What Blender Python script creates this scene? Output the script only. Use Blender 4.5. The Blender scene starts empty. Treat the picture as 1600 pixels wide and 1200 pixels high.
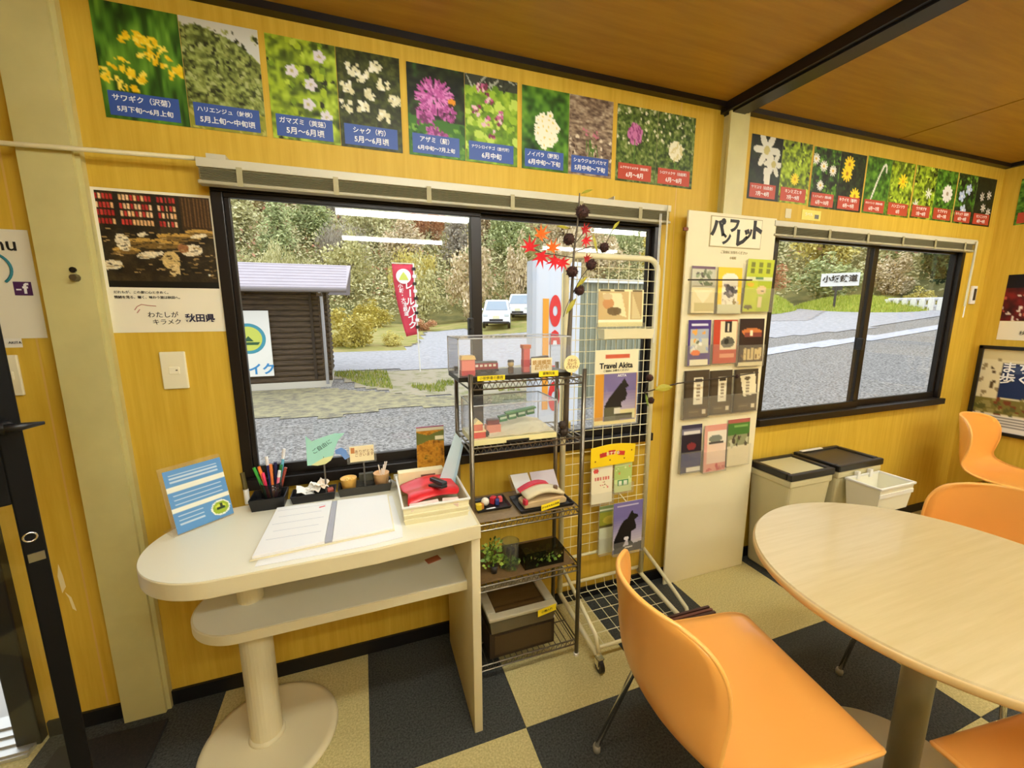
import bpy, math, random
import numpy as np
from mathutils import Vector as V, Matrix, Euler

SC = bpy.context.scene
COL = SC.collection
rnd = random.Random(7)
R = math.radians

# ------------------------------------------------------------------ camera
_yaw, _pit, _rol = R(19.7254), R(-9.8728), R(-.0562)
_f = V((math.sin(_yaw)*math.cos(_pit), math.cos(_yaw)*math.cos(_pit), math.sin(_pit)))
_r = V((math.cos(_yaw), -math.sin(_yaw), 0)); _u = _r.cross(_f)
_c, _s = math.cos(_rol), math.sin(_rol)
_r, _u = _c*_r + _s*_u, -_s*_r + _c*_u
cam = bpy.data.cameras.new('camera'); camo = bpy.data.objects.new('camera', cam); COL.objects.link(camo)
cam.sensor_fit = 'HORIZONTAL'; cam.sensor_width = 36; cam.lens = 648.45/1600*36
cam.clip_start = .02; cam.clip_end = 400
m4 = Matrix.Identity(4)
for i in range(3):
    m4[i][0], m4[i][1], m4[i][2] = _r[i], _u[i], -_f[i]
m4.translation = V((0, -1.6156, 1.3885))
camo.matrix_world = m4
SC.camera = camo

# ------------------------------------------------------------------ sky, exposure
SKY = 2.15
LAMP = 42.5
LAMP_COL = (.97, 1.0, .95)
wd = bpy.data.worlds.new('overcast_sky'); SC.world = wd; wd.use_nodes = True
bg = wd.node_tree.nodes['Background']
bg.inputs[0].default_value = (.90, .95, 1.0, 1); bg.inputs[1].default_value = SKY
SC.view_settings.view_transform = 'Standard'; SC.view_settings.look = 'None'
SC.view_settings.gamma = 1; SC.view_settings.use_curve_mapping = False
SC.view_settings.exposure = 0.0
# (the room's fluorescent fixtures, an added row among them, are built further down, in fluorescent_fixture)

# ------------------------------------------------------------------ colour + materials
def lin(c):
    a = np.asarray(c, dtype=np.float64)
    if a.max() > 1.001: a = a/255.0
    return np.where(a <= .04045, a/12.92, ((a+.055)/1.055)**2.4)

MATS = {}
def mat(name, col=(200, 200, 200), rough=.5, metal=0, var=0.0, vscale=30, stretch=(1, 1, 1), col2=None, bump=0.0, bscale=None,
        alpha=1.0, emit=0.0, spec=.5, coat=0.0, trans=0.0, detail=4, contrast=(.35, .65), island=None):
    if name in MATS: return MATS[name]
    m = bpy.data.materials.new(name); m.use_nodes = True
    nt = m.node_tree; nd = nt.nodes; lk = nt.links
    b = nd['Principled BSDF']
    c = tuple(lin(col)) + (1,)
    b.inputs['Base Color'].default_value = c
    b.inputs['Roughness'].default_value = rough
    b.inputs['Metallic'].default_value = metal
    b.inputs['Specular IOR Level'].default_value = spec
    b.inputs['Coat Weight'].default_value = coat
    b.inputs['Transmission Weight'].default_value = trans
    b.inputs['Alpha'].default_value = alpha
    if emit:
        b.inputs['Emission Color'].default_value = c; b.inputs['Emission Strength'].default_value = emit
    m.diffuse_color = c
    if island:
        g = nd.new('ShaderNodeNewGeometry'); cr = nd.new('ShaderNodeValToRGB')
        els = cr.color_ramp.elements
        while len(els) < len(island): els.new(.5)
        for k, cc in enumerate(island):
            els[k].position = k/(len(island)-1); els[k].color = tuple(lin(cc)) + (1,)
        lk.new(g.outputs['Random Per Island'], cr.inputs[0]); lk.new(cr.outputs[0], b.inputs['Base Color'])
    if var or col2 is not None or bump:
        tc = nd.new('ShaderNodeTexCoord'); mp = nd.new('ShaderNodeMapping')
        mp.inputs['Scale'].default_value = stretch
        lk.new(tc.outputs['Object'], mp.inputs[0])
        nz = nd.new('ShaderNodeTexNoise'); nz.inputs['Scale'].default_value = vscale; nz.inputs['Detail'].default_value = detail
        nz.inputs['Roughness'].default_value = .6
        lk.new(mp.outputs[0], nz.inputs[0])
        if var or col2 is not None:
            cr = nd.new('ShaderNodeValToRGB')
            base = lin(col)
            c2 = lin(col2) if col2 is not None else base*(1-var)
            c1 = base if col2 is not None else np.minimum(base*(1+var), 1)
            cr.color_ramp.elements[0].color = tuple(c2) + (1,); cr.color_ramp.elements[1].color = tuple(c1) + (1,)
            cr.color_ramp.elements[0].position = contrast[0]; cr.color_ramp.elements[1].position = contrast[1]
            lk.new(nz.outputs[0], cr.inputs[0]); lk.new(cr.outputs[0], b.inputs['Base Color'])
        if bump:
            bp = nd.new('ShaderNodeBump'); bp.inputs['Strength'].default_value = bump; bp.inputs['Distance'].default_value = .01
            src = nz
            if bscale:
                src = nd.new('ShaderNodeTexNoise'); src.inputs['Scale'].default_value = bscale; src.inputs['Detail'].default_value = 3
                lk.new(mp.outputs[0], src.inputs[0])
            lk.new(src.outputs[0], bp.inputs['Height']); lk.new(bp.outputs[0], b.inputs['Normal'])
    MATS[name] = m
    return m

def clear_mat(name, tint=(255, 255, 255), gloss=.08, rough=.01, body=0.0, bodycol=(255, 255, 255), fresnel=True):
    """thin clear sheet: transparent + mirror, optionally a little milky body"""
    if name in MATS: return MATS[name]
    m = bpy.data.materials.new(name); m.use_nodes = True
    nt = m.node_tree; nd = nt.nodes; lk = nt.links
    nd.remove(nd['Principled BSDF']); out = nd['Material Output']
    tr = nd.new('ShaderNodeBsdfTransparent'); tr.inputs[0].default_value = tuple(lin(tint)) + (1,)
    gl = nd.new('ShaderNodeBsdfGlossy'); gl.inputs['Roughness'].default_value = rough
    mx = nd.new('ShaderNodeMixShader')
    if fresnel:
        lw = nd.new('ShaderNodeLayerWeight'); lw.inputs[0].default_value = .5
        pw = nd.new('ShaderNodeMath'); pw.operation = 'POWER'; pw.inputs[1].default_value = 5
        mt = nd.new('ShaderNodeMath'); mt.operation = 'MULTIPLY_ADD'; mt.inputs[1].default_value = .9; mt.inputs[2].default_value = gloss
        lk.new(lw.outputs['Facing'], pw.inputs[0]); lk.new(pw.outputs[0], mt.inputs[0]); lk.new(mt.outputs[0], mx.inputs[0])
    else: mx.inputs[0].default_value = gloss
    lk.new(tr.outputs[0], mx.inputs[1]); lk.new(gl.outputs[0], mx.inputs[2])
    last = mx
    if body:
        df = nd.new('ShaderNodeBsdfDiffuse'); df.inputs[0].default_value = tuple(lin(bodycol)) + (1,)
        m2 = nd.new('ShaderNodeMixShader'); m2.inputs[0].default_value = body
        lk.new(mx.outputs[0], m2.inputs[1]); lk.new(df.outputs[0], m2.inputs[2]); last = m2
    lk.new(last.outputs[0], out.inputs[0])
    MATS[name] = m
    return m

def print_mat():
    if 'print' in MATS: return MATS['print']
    m = bpy.data.materials.new('printed_paper'); m.use_nodes = True
    b = m.node_tree.nodes['Principled BSDF']; b.inputs['Roughness'].default_value = .45; b.inputs['Specular IOR Level'].default_value = .3
    a = m.node_tree.nodes.new('ShaderNodeVertexColor'); a.layer_name = 'Col'
    m.node_tree.links.new(a.outputs[0], b.inputs['Base Color'])
    MATS['print'] = m
    return m

# ------------------------------------------------------------------ mesh builder
class MB:
    def __init__(s): s.v = []; s.f = []
    def add(s, vs, fs):
        n = len(s.v); s.v += [tuple(v) for v in vs]; s.f += [tuple(i+n for i in f) for f in fs]; return s
    def box(s, x0, y0, z0, x1, y1, z1):
        x0, x1 = min(x0, x1), max(x0, x1); y0, y1 = min(y0, y1), max(y0, y1); z0, z1 = min(z0, z1), max(z0, z1)
        return s.add([(x0,y0,z0),(x1,y0,z0),(x1,y1,z0),(x0,y1,z0),(x0,y0,z1),(x1,y0,z1),(x1,y1,z1),(x0,y1,z1)],
                     [(3,2,1,0),(4,5,6,7),(0,1,5,4),(1,2,6,5),(2,3,7,6),(3,0,4,7)])
    def obox(s, c, size, rot=(0, 0, 0)):
        M = Euler(rot).to_matrix(); c = V(c); h = V(size)/2
        vs = [c + M @ V((sx*h.x, sy*h.y, sz*h.z)) for sz in (-1, 1) for sx, sy in ((-1,-1),(1,-1),(1,1),(-1,1))]
        return s.add(vs, [(3,2,1,0),(4,5,6,7),(0,1,5,4),(1,2,6,5),(2,3,7,6),(3,0,4,7)])
    def slab(s, o, a, b, c):
        """parallelepiped from corner o along vectors a, b, c (right handed)"""
        o, a, b, c = V(o), V(a), V(b), V(c)
        vs = [o, o+a, o+a+b, o+b, o+c, o+a+c, o+a+b+c, o+b+c]
        return s.add(vs, [(3,2,1,0),(4,5,6,7),(0,1,5,4),(1,2,6,5),(2,3,7,6),(3,0,4,7)])
    def cyl(s, p0, p1, r0, r1=None, n=10):
        if r1 is None: r1 = r0
        p0, p1 = V(p0), V(p1); d = (p1-p0).normalized()
        a = d.orthogonal().normalized(); b = d.cross(a)
        vs = []
        for p, r in ((p0, r0), (p1, r1)):
            for k in range(n):
                t = 2*math.pi*k/n; vs.append(p + (a*math.cos(t) + b*math.sin(t))*r)
        fs = [(k, (k+1) % n, n+(k+1) % n, n+k) for k in range(n)]
        fs += [tuple(range(n-1, -1, -1)), tuple(range(n, 2*n))]
        return s.add(vs, fs)
    def tube(s, pts, r, n=8, closed=False):
        pts = [V(p) for p in pts]; N = len(pts)
        rr = r if isinstance(r, (list, tuple)) else [r]*N
        prev = None; rings = []
        for i, p in enumerate(pts):
            if closed: d = pts[(i+1) % N] - pts[i-1]
            else: d = pts[min(i+1, N-1)] - pts[max(i-1, 0)]
            d.normalize()
            if prev is None: a = d.orthogonal().normalized()
            else:
                a = prev - d*prev.dot(d)
                a = a.normalized() if a.length > 1e-6 else d.orthogonal().normalized()
            prev = a; b = d.cross(a)
            rings.append([p + (a*math.cos(2*math.pi*k/n) + b*math.sin(2*math.pi*k/n))*rr[i] for k in range(n)])
        vs = [v for ring in rings for v in ring]; fs = []
        for i in range(N if closed else N-1):
            j = (i+1) % N
            for k in range(n): fs.append((i*n+k, i*n+(k+1) % n, j*n+(k+1) % n, j*n+k))
        if not closed: fs += [tuple(range(n-1, -1, -1)), tuple((N-1)*n+k for k in range(n))]
        return s.add(vs, fs)
    def lathe(s, prof, c=(0, 0, 0), n=24, sx=1, sy=1):
        c = V(c); vs = []; fs = []
        for r, z in prof:
            for k in range(n):
                t = 2*math.pi*k/n; vs.append(c + V((r*math.cos(t)*sx, r*math.sin(t)*sy, z)))
        for i in range(len(prof)-1):
            for k in range(n): fs.append((i*n+k, i*n+(k+1) % n, (i+1)*n+(k+1) % n, (i+1)*n+k))
        if prof[0][0] > 1e-5: fs.append(tuple(range(n-1, -1, -1)))
        if prof[-1][0] > 1e-5: fs.append(tuple((len(prof)-1)*n+k for k in range(n)))
        return s.add(vs, fs)
    def prism(s, poly, a0, a1, axis=2):
        """polygon extruded along an axis; poly in the two other axes (ccw for z)"""
        def mk(p, a):
            if axis == 2: return (p[0], p[1], a)
            if axis == 1: return (p[0], a, p[1])
            return (a, p[0], p[1])
        n = len(poly)
        vs = [mk(p, a0) for p in poly] + [mk(p, a1) for p in poly]
        fs = [tuple(range(n-1, -1, -1)), tuple(range(n, 2*n))] + [(k, (k+1) % n, n+(k+1) % n, n+k) for k in range(n)]
        return s.add(vs, fs)
    def ball(s, c, r, n=10, m=7, sx=1, sy=1, sz=1):
        prof = [(max(r*math.sin(math.pi*i/m), 0), -r*math.cos(math.pi*i/m)*sz) for i in range(m+1)]
        prof[0] = (1e-6, prof[0][1]); prof[-1] = (1e-6, prof[-1][1])
        return s.lathe(prof, c, n, sx, sy)
    def rowl(s, rows):
        """grid surface from equal length rows of points"""
        n = len(rows[0]); vs = [p for r_ in rows for p in r_]
        fs = [(i*n+k, i*n+k+1, (i+1)*n+k+1, (i+1)*n+k) for i in range(len(rows)-1) for k in range(n-1)]
        return s.add(vs, fs)

ORG = {}
def tag(o, label=None, cat=None, group=None, kind=None):
    if label: o['label'] = label
    if cat: o['category'] = cat
    if group: o['group'] = group
    if kind: o['kind'] = kind
    return o

def mesh_obj(name, me, parent, org):
    o = bpy.data.objects.new(name, me); COL.objects.link(o)
    if parent is not None:
        o.parent = parent; ORG[o.name] = ORG[parent.name]
    else:
        o.location = org; ORG[o.name] = V(org)
    return o

def build(name, mb, m, parent=None, org=None, smooth=False, bevel=0, seg=2, solid=0, subsurf=0):
    if parent is not None: o0 = ORG[parent.name]
    else:
        if org is None:
            a = np.array(mb.v); org = ((a[:,0].min()+a[:,0].max())/2, (a[:,1].min()+a[:,1].max())/2, a[:,2].min())
        o0 = V(org)
    me = bpy.data.meshes.new(name)
    me.from_pydata([(v[0]-o0.x, v[1]-o0.y, v[2]-o0.z) for v in mb.v], [], mb.f)
    me.materials.append(m)
    if smooth: me.polygons.foreach_set('use_smooth', [True]*len(me.polygons))
    me.update()
    o = mesh_obj(name, me, parent, org)
    if solid:
        md = o.modifiers.new('thickness', 'SOLIDIFY'); md.thickness = solid; md.offset = 0
    if bevel:
        md = o.modifiers.new('rounding', 'BEVEL'); md.width = bevel; md.segments = seg; md.limit_method = 'ANGLE'; md.angle_limit = R(40)
    if subsurf:
        md = o.modifiers.new('smooth', 'SUBSURF'); md.levels = subsurf; md.render_levels = subsurf
    return o

def root(name, label, cat, loc, rz=0, group=None, local=False, kind=None):
    o = bpy.data.objects.new(name, None); COL.objects.link(o); o.location = loc; o.rotation_euler = (0, 0, rz)
    o.empty_display_size = .05
    ORG[o.name] = V((0, 0, 0)) if local else V(loc)
    tag(o, label, cat, group, kind)
    return o

def copy_tree(o, parent=None):
    c = o.copy(); COL.objects.link(c); c.parent = parent; ORG[c.name] = ORG[o.name]
    for ch in o.children: copy_tree(ch, c)
    return c

def struct(name, mb, m, **k):
    o = build(name, mb, m, **k)
    if o.parent is None: o['kind'] = 'structure'
    return o

def text(s, size, pos, xd, yd, m, parent, name='lettering', align='CENTER', bold=0.0, depth=.0004, sx=1.0):
    cu = bpy.data.curves.new('lettering_curve', 'FONT'); cu.body = s; cu.size = size; cu.align_x = align; cu.align_y = 'CENTER'
    cu.resolution_u = 2; cu.offset = bold*size; cu.extrude = depth; cu.space_line = .95
    to = bpy.data.objects.new('t', cu)
    me = bpy.data.meshes.new_from_object(to)
    bpy.data.objects.remove(to); bpy.data.curves.remove(cu)
    xd = V(xd).normalized(); yd = V(yd).normalized(); n = xd.cross(yd)
    o0 = ORG[parent.name] if parent is not None else V(pos)
    p = V(pos) - o0
    M = Matrix(((xd.x*sx, yd.x, n.x, p.x), (xd.y*sx, yd.y, n.y, p.y), (xd.z*sx, yd.z, n.z, p.z), (0, 0, 0, 1)))
    me.transform(M); me.materials.clear(); me.materials.append(m); me.name = name
    return mesh_obj(name, me, parent, pos)

# ------------------------------------------------------------------ flat print (colour per point of a paper sheet)
def cv(w, h, c): return np.ones((h, w, 3))*lin(c)
def _g(a):
    h, w = a.shape[:2]; y, x = np.mgrid[0:h, 0:w]
    return (x+.5)/w, (y+.5)/h
def rect(a, x0, y0, x1, y1, c):
    x, y = _g(a); a[(x >= x0) & (x < x1) & (y >= y0) & (y < y1)] = lin(c); return a
def ell(a, cx, cy, rx, ry, c, ang=0.0, ring=0.0):
    x, y = _g(a); asp = a.shape[0]/a.shape[1]
    dx = x-cx; dy = (y-cy)*asp; ca, sa = math.cos(ang), math.sin(ang)
    u = (dx*ca + dy*sa)/rx; w = (-dx*sa + dy*ca)/ry
    d = u*u + w*w; k = d < 1
    if ring: k &= d > ring*ring
    a[k] = lin(c); return a
def poly(a, pts, c):
    x, y = _g(a); k = np.zeros(x.shape, bool); j = len(pts)-1
    for i in range(len(pts)):
        xi, yi = pts[i]; xj, yj = pts[j]
        k ^= ((yi > y) != (yj > y)) & (x < (xj-xi)*(y-yi)/((yj-yi) or 1e-9) + xi); j = i
    a[k] = lin(c); return a
def vnoise(w, h, sc, rs, sy=None):
    sy = sy or sc
    gw, gh = int(sc)+3, int(sy*h/w)+3
    g = rs.rand(gh, gw); y, x = np.mgrid[0:h, 0:w]
    fx = x/w*sc; fy = y/w*sy; ix = fx.astype(int); iy = np.minimum(fy.astype(int), gh-2); tx = fx-ix; ty = fy-iy
    tx = tx*tx*(3-2*tx); ty = ty*ty*(3-2*ty)
    return (g[iy,ix]*(1-tx) + g[iy,ix+1]*tx)*(1-ty) + (g[iy+1,ix]*(1-tx) + g[iy+1,ix+1]*tx)*ty
def foliage(w, h, seed, cols, sc=9, sy=None):
    rs = np.random.RandomState(seed)
    n = vnoise(w, h, sc, rs, sy)*.6 + vnoise(w, h, sc*2.2, rs, sy and sy*2.2)*.4
    n = (n-n.min())/(n.max()-n.min())
    cs = np.array([lin(c) for c in cols]); t = n*(len(cs)-1); i = np.minimum(t.astype(int), len(cs)-2); f = (t-i)[..., None]
    return cs[i]*(1-f) + cs[i+1]*f
def scatter(a, n, rs, box, rx, ry, cols, jitter=.4):
    for _ in range(n):
        s = 1+jitter*(rs.rand()*2-1)
        ell(a, box[0]+rs.rand()*(box[2]-box[0]), box[1]+rs.rand()*(box[3]-box[1]), rx*s, ry*s, cols[rs.randint(len(cols))], rs.rand()*3.14)
    return a
def flower(a, cx, cy, r, n, c, cc=None, w=.35):
    for k in range(n):
        t = 2*math.pi*k/n
        ell(a, cx+math.cos(t)*r*.55, cy+math.sin(t)*r*.55*a.shape[1]/a.shape[0], r*.5, r*w*.5, c, t)
    if cc: ell(a, cx, cy, r*.25, r*.25, cc)
    return a

def sheet(name, a, tl, xd, yd, t=.0008, parent=None, org=None, back=(235, 230, 215)):
    """thin paper slab whose front carries the picture a; tl top-left corner, xd width vector, yd height vector (down)"""
    h, w = a.shape[:2]; tl, xd, yd = V(tl), V(xd), V(yd); n = yd.cross(xd).normalized()   # towards the reader
    o0 = ORG[parent.name] if parent is not None else V(org if org is not None else tl+xd*.5+yd)
    gx, gy = np.meshgrid(np.linspace(0, 1, w), np.linspace(0, 1, h))
    P = np.array(tl-o0)[None, None] + gx[..., None]*np.array(xd) + gy[..., None]*np.array(yd)
    P = P.reshape(-1, 3)
    bk = [tl, tl+xd, tl+xd+yd, tl+yd]
    P = np.vstack([P] + [np.array(p - n*t - o0)[None] for p in bk])
    ii = (np.arange(h-1)[:, None]*w + np.arange(w-1)[None]).ravel()
    F = [tuple(q) for q in np.stack([ii, ii+w, ii+w+1, ii+1], 1).tolist()]
    b = w*h
    F.append((b, b+1, b+2, b+3))
    F.append(tuple(range(w)) + (b+1, b)); F.append(tuple((h-1)*w+k for k in range(w-1, -1, -1)) + (b+3, b+2))
    F.append(tuple(k*w for k in range(h-1, -1, -1)) + (b, b+3)); F.append(tuple(k*w+w-1 for k in range(h)) + (b+2, b+1))
    me = bpy.data.meshes.new(name); me.from_pydata(P.tolist(), [], F)
    ca = me.color_attributes.new('Col', 'FLOAT_COLOR', 'POINT')
    c = np.ones((w*h+4, 4)); c[:w*h, :3] = a.reshape(-1, 3); c[w*h:, :3] = lin(back)
    ca.data.foreach_set('color', c.astype(np.float32).ravel())
    me.materials.append(print_mat()); me.update()
    return mesh_obj(name, me, parent, o0)

# ------------------------------------------------------------------ shared materials
WOOD = mat('wall_wood_panel', (220, 184, 68), .5, var=0, vscale=5, stretch=(9, 9, .5), col2=(202, 162, 46), contrast=(.3, .7), detail=6, spec=.25)
CEIL = mat('ceiling_wood_panel', (188, 144, 50), .45, vscale=4, stretch=(.7, 8, 8), col2=(168, 124, 38), contrast=(.3, .7), detail=6)
BLACK = mat('black_paint', (16, 14, 14), .35)
BRONZE = mat('dark_bronze_aluminium', (30, 24, 20), .35, metal=.3)
STEELP = mat('painted_steel_post', (206, 196, 132), .45, var=.05, vscale=6)
CREAM = mat('cream_laminate', (240, 236, 212), .35)
CREAM_D = mat('cream_edge', (226, 214, 172), .4)
WHITEP = mat('white_plastic', (240, 238, 228), .4)
PAPER = mat('white_paper', (244, 244, 240), .7)
IVORY = mat('ivory_enamel', (232, 224, 180), .35)
CHROME = mat('chrome', (225, 225, 220), .22, metal=1)
STEEL = mat('brushed_steel', (150, 142, 118), .35, metal=.8)
BLACKP = mat('black_plastic', (22, 22, 24), .4)
GREYP = mat('grey_plastic', (96, 92, 84), .5)
ORANGE = mat('orange_plastic', (247, 174, 82), .32, coat=.2)
GLASS = clear_mat('window_glass', gloss=.022)
ACRYL = clear_mat('clear_acrylic', gloss=.02, body=.04)
CLEARP = clear_mat('clear_pocket_plastic', gloss=.02, body=.07, bodycol=(240, 235, 215))
INK = mat('black_ink', (24, 20, 18), .6)
INKW = mat('white_ink', (246, 246, 244), .6)
YTAG = mat('yellow_label_tape', (250, 222, 30), .5)
# ================================================================== the room
HC = 2.31          # ceiling
XR, XL, YF = 3.93, -2.3, -4.7
# floor: screed + carpet tiles
fl = struct('floor', MB().box(XL, YF, -.12, XR, .14, -.012), mat('floor_screed', (70, 68, 62), .9), org=(0, 0, 0))
CDARK = mat('charcoal_carpet', (78, 80, 74), .95, vscale=160, col2=(40, 42, 38), bump=.5, bscale=400)
CBEIGE = mat('beige_carpet', (228, 214, 150), .95, vscale=160, col2=(194, 180, 118), bump=.5, bscale=400)
tiles = {}
TX0, TY0 = -.055, -.015
for i in range(-5, 9):
    for j in range(0, 10):
        x0 = TX0 + .5*i; y1 = TY0 - .5*j; y0 = y1-.5; x1 = x0+.5
        dark = (i+j) % 2 == 0
        X0, X1, Y0, Y1 = max(x0, XL), min(x1, XR), max(y0, YF), min(y1, 0)
        if j == 0: Y1 = 0.0
        if X1-X0 < .02 or Y1-Y0 < .02: continue
        full = abs(X1-X0-.5) < .002 and abs(Y1-Y0-.5) < .002
        key = ('d' if dark else 'b')
        if full and key in tiles:
            o = tiles[key].copy(); COL.objects.link(o); o.parent = fl
            o.location = (X0, Y0, 0); ORG[o.name] = V((0, 0, 0))
        else:
            g = .0008
            o = build('carpet_tile', MB().box(g, g, -.012, X1-X0-g, Y1-Y0-g, 0), CDARK if dark else CBEIGE, fl)
            o.location = (X0, Y0, 0)
            if full: tiles[key] = o

# ceiling: board + panels
ce = struct('ceiling', MB().box(XL, YF, HC, XR, .14, HC+.1), mat('ceiling_board', (60, 40, 20), .8), org=(0, 0, HC))
for (a, b) in ((XL, -.27), (-.262, 1.58), (1.69, 2.78), (2.788, XR)):
    for (c, d) in ((-1.84, -.004), (-3.68, -1.848), (YF, -3.688)):
        build('ceiling_panel', MB().box(a+.002, c, HC-.006, b-.002, d, HC+.001), CEIL, ce)
struct('trim_1', MB().box(XL, -.035, HC-.028, XR, 0, HC-.004), BLACK)
struct('trim_2', MB().box(XR-.03, YF, HC-.028, XR, 0, HC-.004), BLACK)
bm_ = struct('trim_3', MB().box(1.58, YF, HC-.045, 1.69, -.0, HC-.004), BRONZE)
build('beam_cover_strip', MB().box(1.60, YF, HC-.052, 1.67, -.002, HC-.045), BLACK, bm_)

# back wall with the window openings and the doorway
W1 = (-.42, 1.285, .767, 1.79); W2 = (1.965, 3.64, .767, 1.79)
DX0, DX1, DZ = -1.98, -1.075, 2.02
wb = MB(); T = .05
def wbx(x0, x1, z0, z1): wb.box(x0, 0, z0, x1, T, z1)
wbx(XL, DX0, 0, HC); wbx(DX0, DX1, DZ, HC); wbx(DX1, W1[0], 0, HC)
wbx(W1[0], W1[1], 0, W1[2]); wbx(W1[0], W1[1], W1[3], HC)
wbx(W1[1], W2[0], 0, HC); wbx(W2[0], W2[1], 0, W2[2]); wbx(W2[0], W2[1], W2[3], HC); wbx(W2[1], XR+.12, 0, HC)
wbo = struct('wall_back', wb, WOOD, org=(0, 0, 0))
# narrow joint strips between the wall boards
for x in (-.9, 1.36):
    build('panel_joint', MB().box(x, -.0004, .05, x+.005, 0, HC-.03), mat('joint_strip', (214, 172, 84), .4), wbo)
struct('wall_right', MB().box(XR, YF, 0, XR+.12, 0, HC), WOOD, org=(XR, -2, 0))
struct('wall_left', MB().box(XL-.12, YF, 0, XL, .12, HC), WOOD, org=(XL, -2, 0))
struct('wall_front', MB().box(XL-.12, YF-.12, 0, XR+.12, YF, HC), WOOD, org=(0, YF, 0))
bbm = mat('black_baseboard', (18, 17, 18), .45)
struct('baseboard_back', MB().box(DX1+.02, -.010, 0, XR, 0, .055), bbm)
struct('baseboard_right', MB().box(XR-.010, YF, 0, XR, -.012, .055), bbm)
# steel posts (H section: two flanges and a web) on the back wall
def post(name, x0, x1, yf):
    o = struct(name, MB().box(x0, yf, 0, x1, yf+.012, HC-.03), STEELP)
    build('flange', MB().box(x0+.012, yf+.012, 0, x1+.012, -.0005, HC-.03), STEELP, o)
    return o
pl = post('trim_4', -.845, -.728, -.036)
bo = build('bolt', MB().cyl((-.765, -.036, 1.486), (-.765, -.052, 1.486), .011, .009, 10), mat('old_zinc', (120, 112, 90), .4, metal=.8), pl)
build('bolt', MB().cyl((-.768, -.036, 1.508), (-.768, -.041, 1.508), .008, .008, 10), BLACK, pl)
post('trim_5', 1.592, 1.703, -.05)

# ---------------- windows
def window(name, x0, x1, z0, z1, mull, latch):
    w = root(name, None, None, ((x0+x1)/2, .04, z0), kind='structure')
    fr = MB(); t = .034
    fr.box(x0, -.012, z1-.03, x1, .05, z1); fr.box(x0, -.012, z0, x1, .05, z0+.05)
    fr.box(x0, -.012, z0+.05, x0+t, .05, z1-.03); fr.box(x1-t, -.012, z0+.05, x1, .05, z1-.03)
    build('window_frame', fr, BRONZE, w, bevel=.003)
    build('window_sill', MB().box(x0+.002, -.042, z0+.012, x1-.002, -.012, z0+.05), BRONZE, w, bevel=.003)
    m0, m1 = mull
    # two sliding sashes, the left one in front
    for (a, b, y) in ((x0+t, m1, -.008), (m0, x1-t, .012)):
        s = MB(); e = .016
        s.box(a, y, z0+.05, b, y+.019, z0+.088); s.box(a, y, z1-.046, b, y+.019, z1-.03)
        s.box(a, y, z0+.088, a+(m1-m0 if a == m0 else e), y+.019, z1-.046); s.box(b-(m1-m0 if b == m1 else e), y, z0+.088, b, y+.019, z1-.046)
        so = build('window_sash', s, BRONZE, w, bevel=.002)
        build('window_pane', MB().box(a+e, y+.008, z0+.086, b-e, y+.011, z1-.044), GLASS, so)
    lz = latch
    build('window_latch', MB().obox((m0-.006, -.006, lz), (.02, .030, .07)).obox((m0-.010, -.018, lz+.012), (.012, .014, .045)), BLACKP, w, bevel=.004)
    return w
window('window_1', *W1[:2], *W1[2:], (.410, .452), 1.33)
window('window_2', *W2[:2], *W2[2:], (2.758, 2.800), 1.20)

# ---------------- doorway: frame, threshold, the glazed door standing open
dr = root('door_1', None, None, (-1.1, 0, 0), kind='structure')
build('door_frame', MB().box(DX1-.05, -.03, 0, DX1+.012, .12, DZ).box(DX0, -.03, 0, DX0+.05, .12, DZ).box(DX0, -.03, DZ-.04, DX1, .12, DZ), BLACK, dr, bevel=.004)
th = mat('aluminium_sill', (205, 205, 200), .35, metal=.7)
build('threshold', MB().box(DX0+.05, -.07, 0, DX1-.0, .12, .012), th, dr)
for k in range(4):
    build('threshold_rib', MB().box(DX0+.05, -.062+k*.04, .012, DX1-.0, -.05+k*.04, .019), th, dr)
# open leaf: free edge at E, hinge side further left and nearer to the viewer
E0 = V((-.609, -.60, 0)); dd = V((-.86, -.51, 0)).normalized(); nn = V((-dd.y, dd.x, 0)); LW = .82
def leaf(u0, u1, z0, z1, t=.014): return MB().slab(E0+dd*u0+V((0, 0, z0))-nn*t/2, dd*(u1-u0), nn*t, V((0, 0, z1-z0)))
DBLK = mat('door_black', (9, 9, 9), .55, spec=.2)
lf = build('door_leaf_stile', leaf(0, .031, .01, 2.0), DBLK, dr, bevel=.003)
build('door_leaf_stile', leaf(LW-.04, LW, .01, 2.0), BLACK, dr, bevel=.003)
build('door_rail', leaf(.030, LW-.04, 1.035, 1.40), DBLK, dr, bevel=.003)
build('door_rail', leaf(.030, LW-.04, .01, .13), DBLK, dr, bevel=.003)
build('door_rail', leaf(.030, LW-.04, 1.93, 2.0), DBLK, dr, bevel=.003)
build('door_pane', leaf(.030, LW-.04, .13, 1.035, .005), GLASS, dr)
build('door_pane', leaf(.030, LW-.04, 1.40, 1.93, .005), GLASS, dr)
hz = 1.186; hb = E0 + dd*.02 - nn*(-.017)
side = -nn if (-nn).y < 0 else nn
p0 = E0 + dd*.02 + side*.007 + V((0, 0, hz))
build('door_handle', MB().cyl(p0, p0+side*.035, .011).tube([p0+side*.035+dd*.0, p0+side*.037-dd*.02, p0+side*.03-dd*.048], [.008, .007, .003]), BLACKP, dr, smooth=True)
kp = E0 + dd*.018 + side*.008 + V((0, 0, .965))
ring = [kp + (dd*math.cos(t) + V((0, 0, 1))*math.sin(t))*.009 for t in [2*math.pi*k/16 for k in range(16)]]
build('lock_ring', MB().tube(ring, .0018, 6, closed=True), CHROME, dr, smooth=True)
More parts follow.
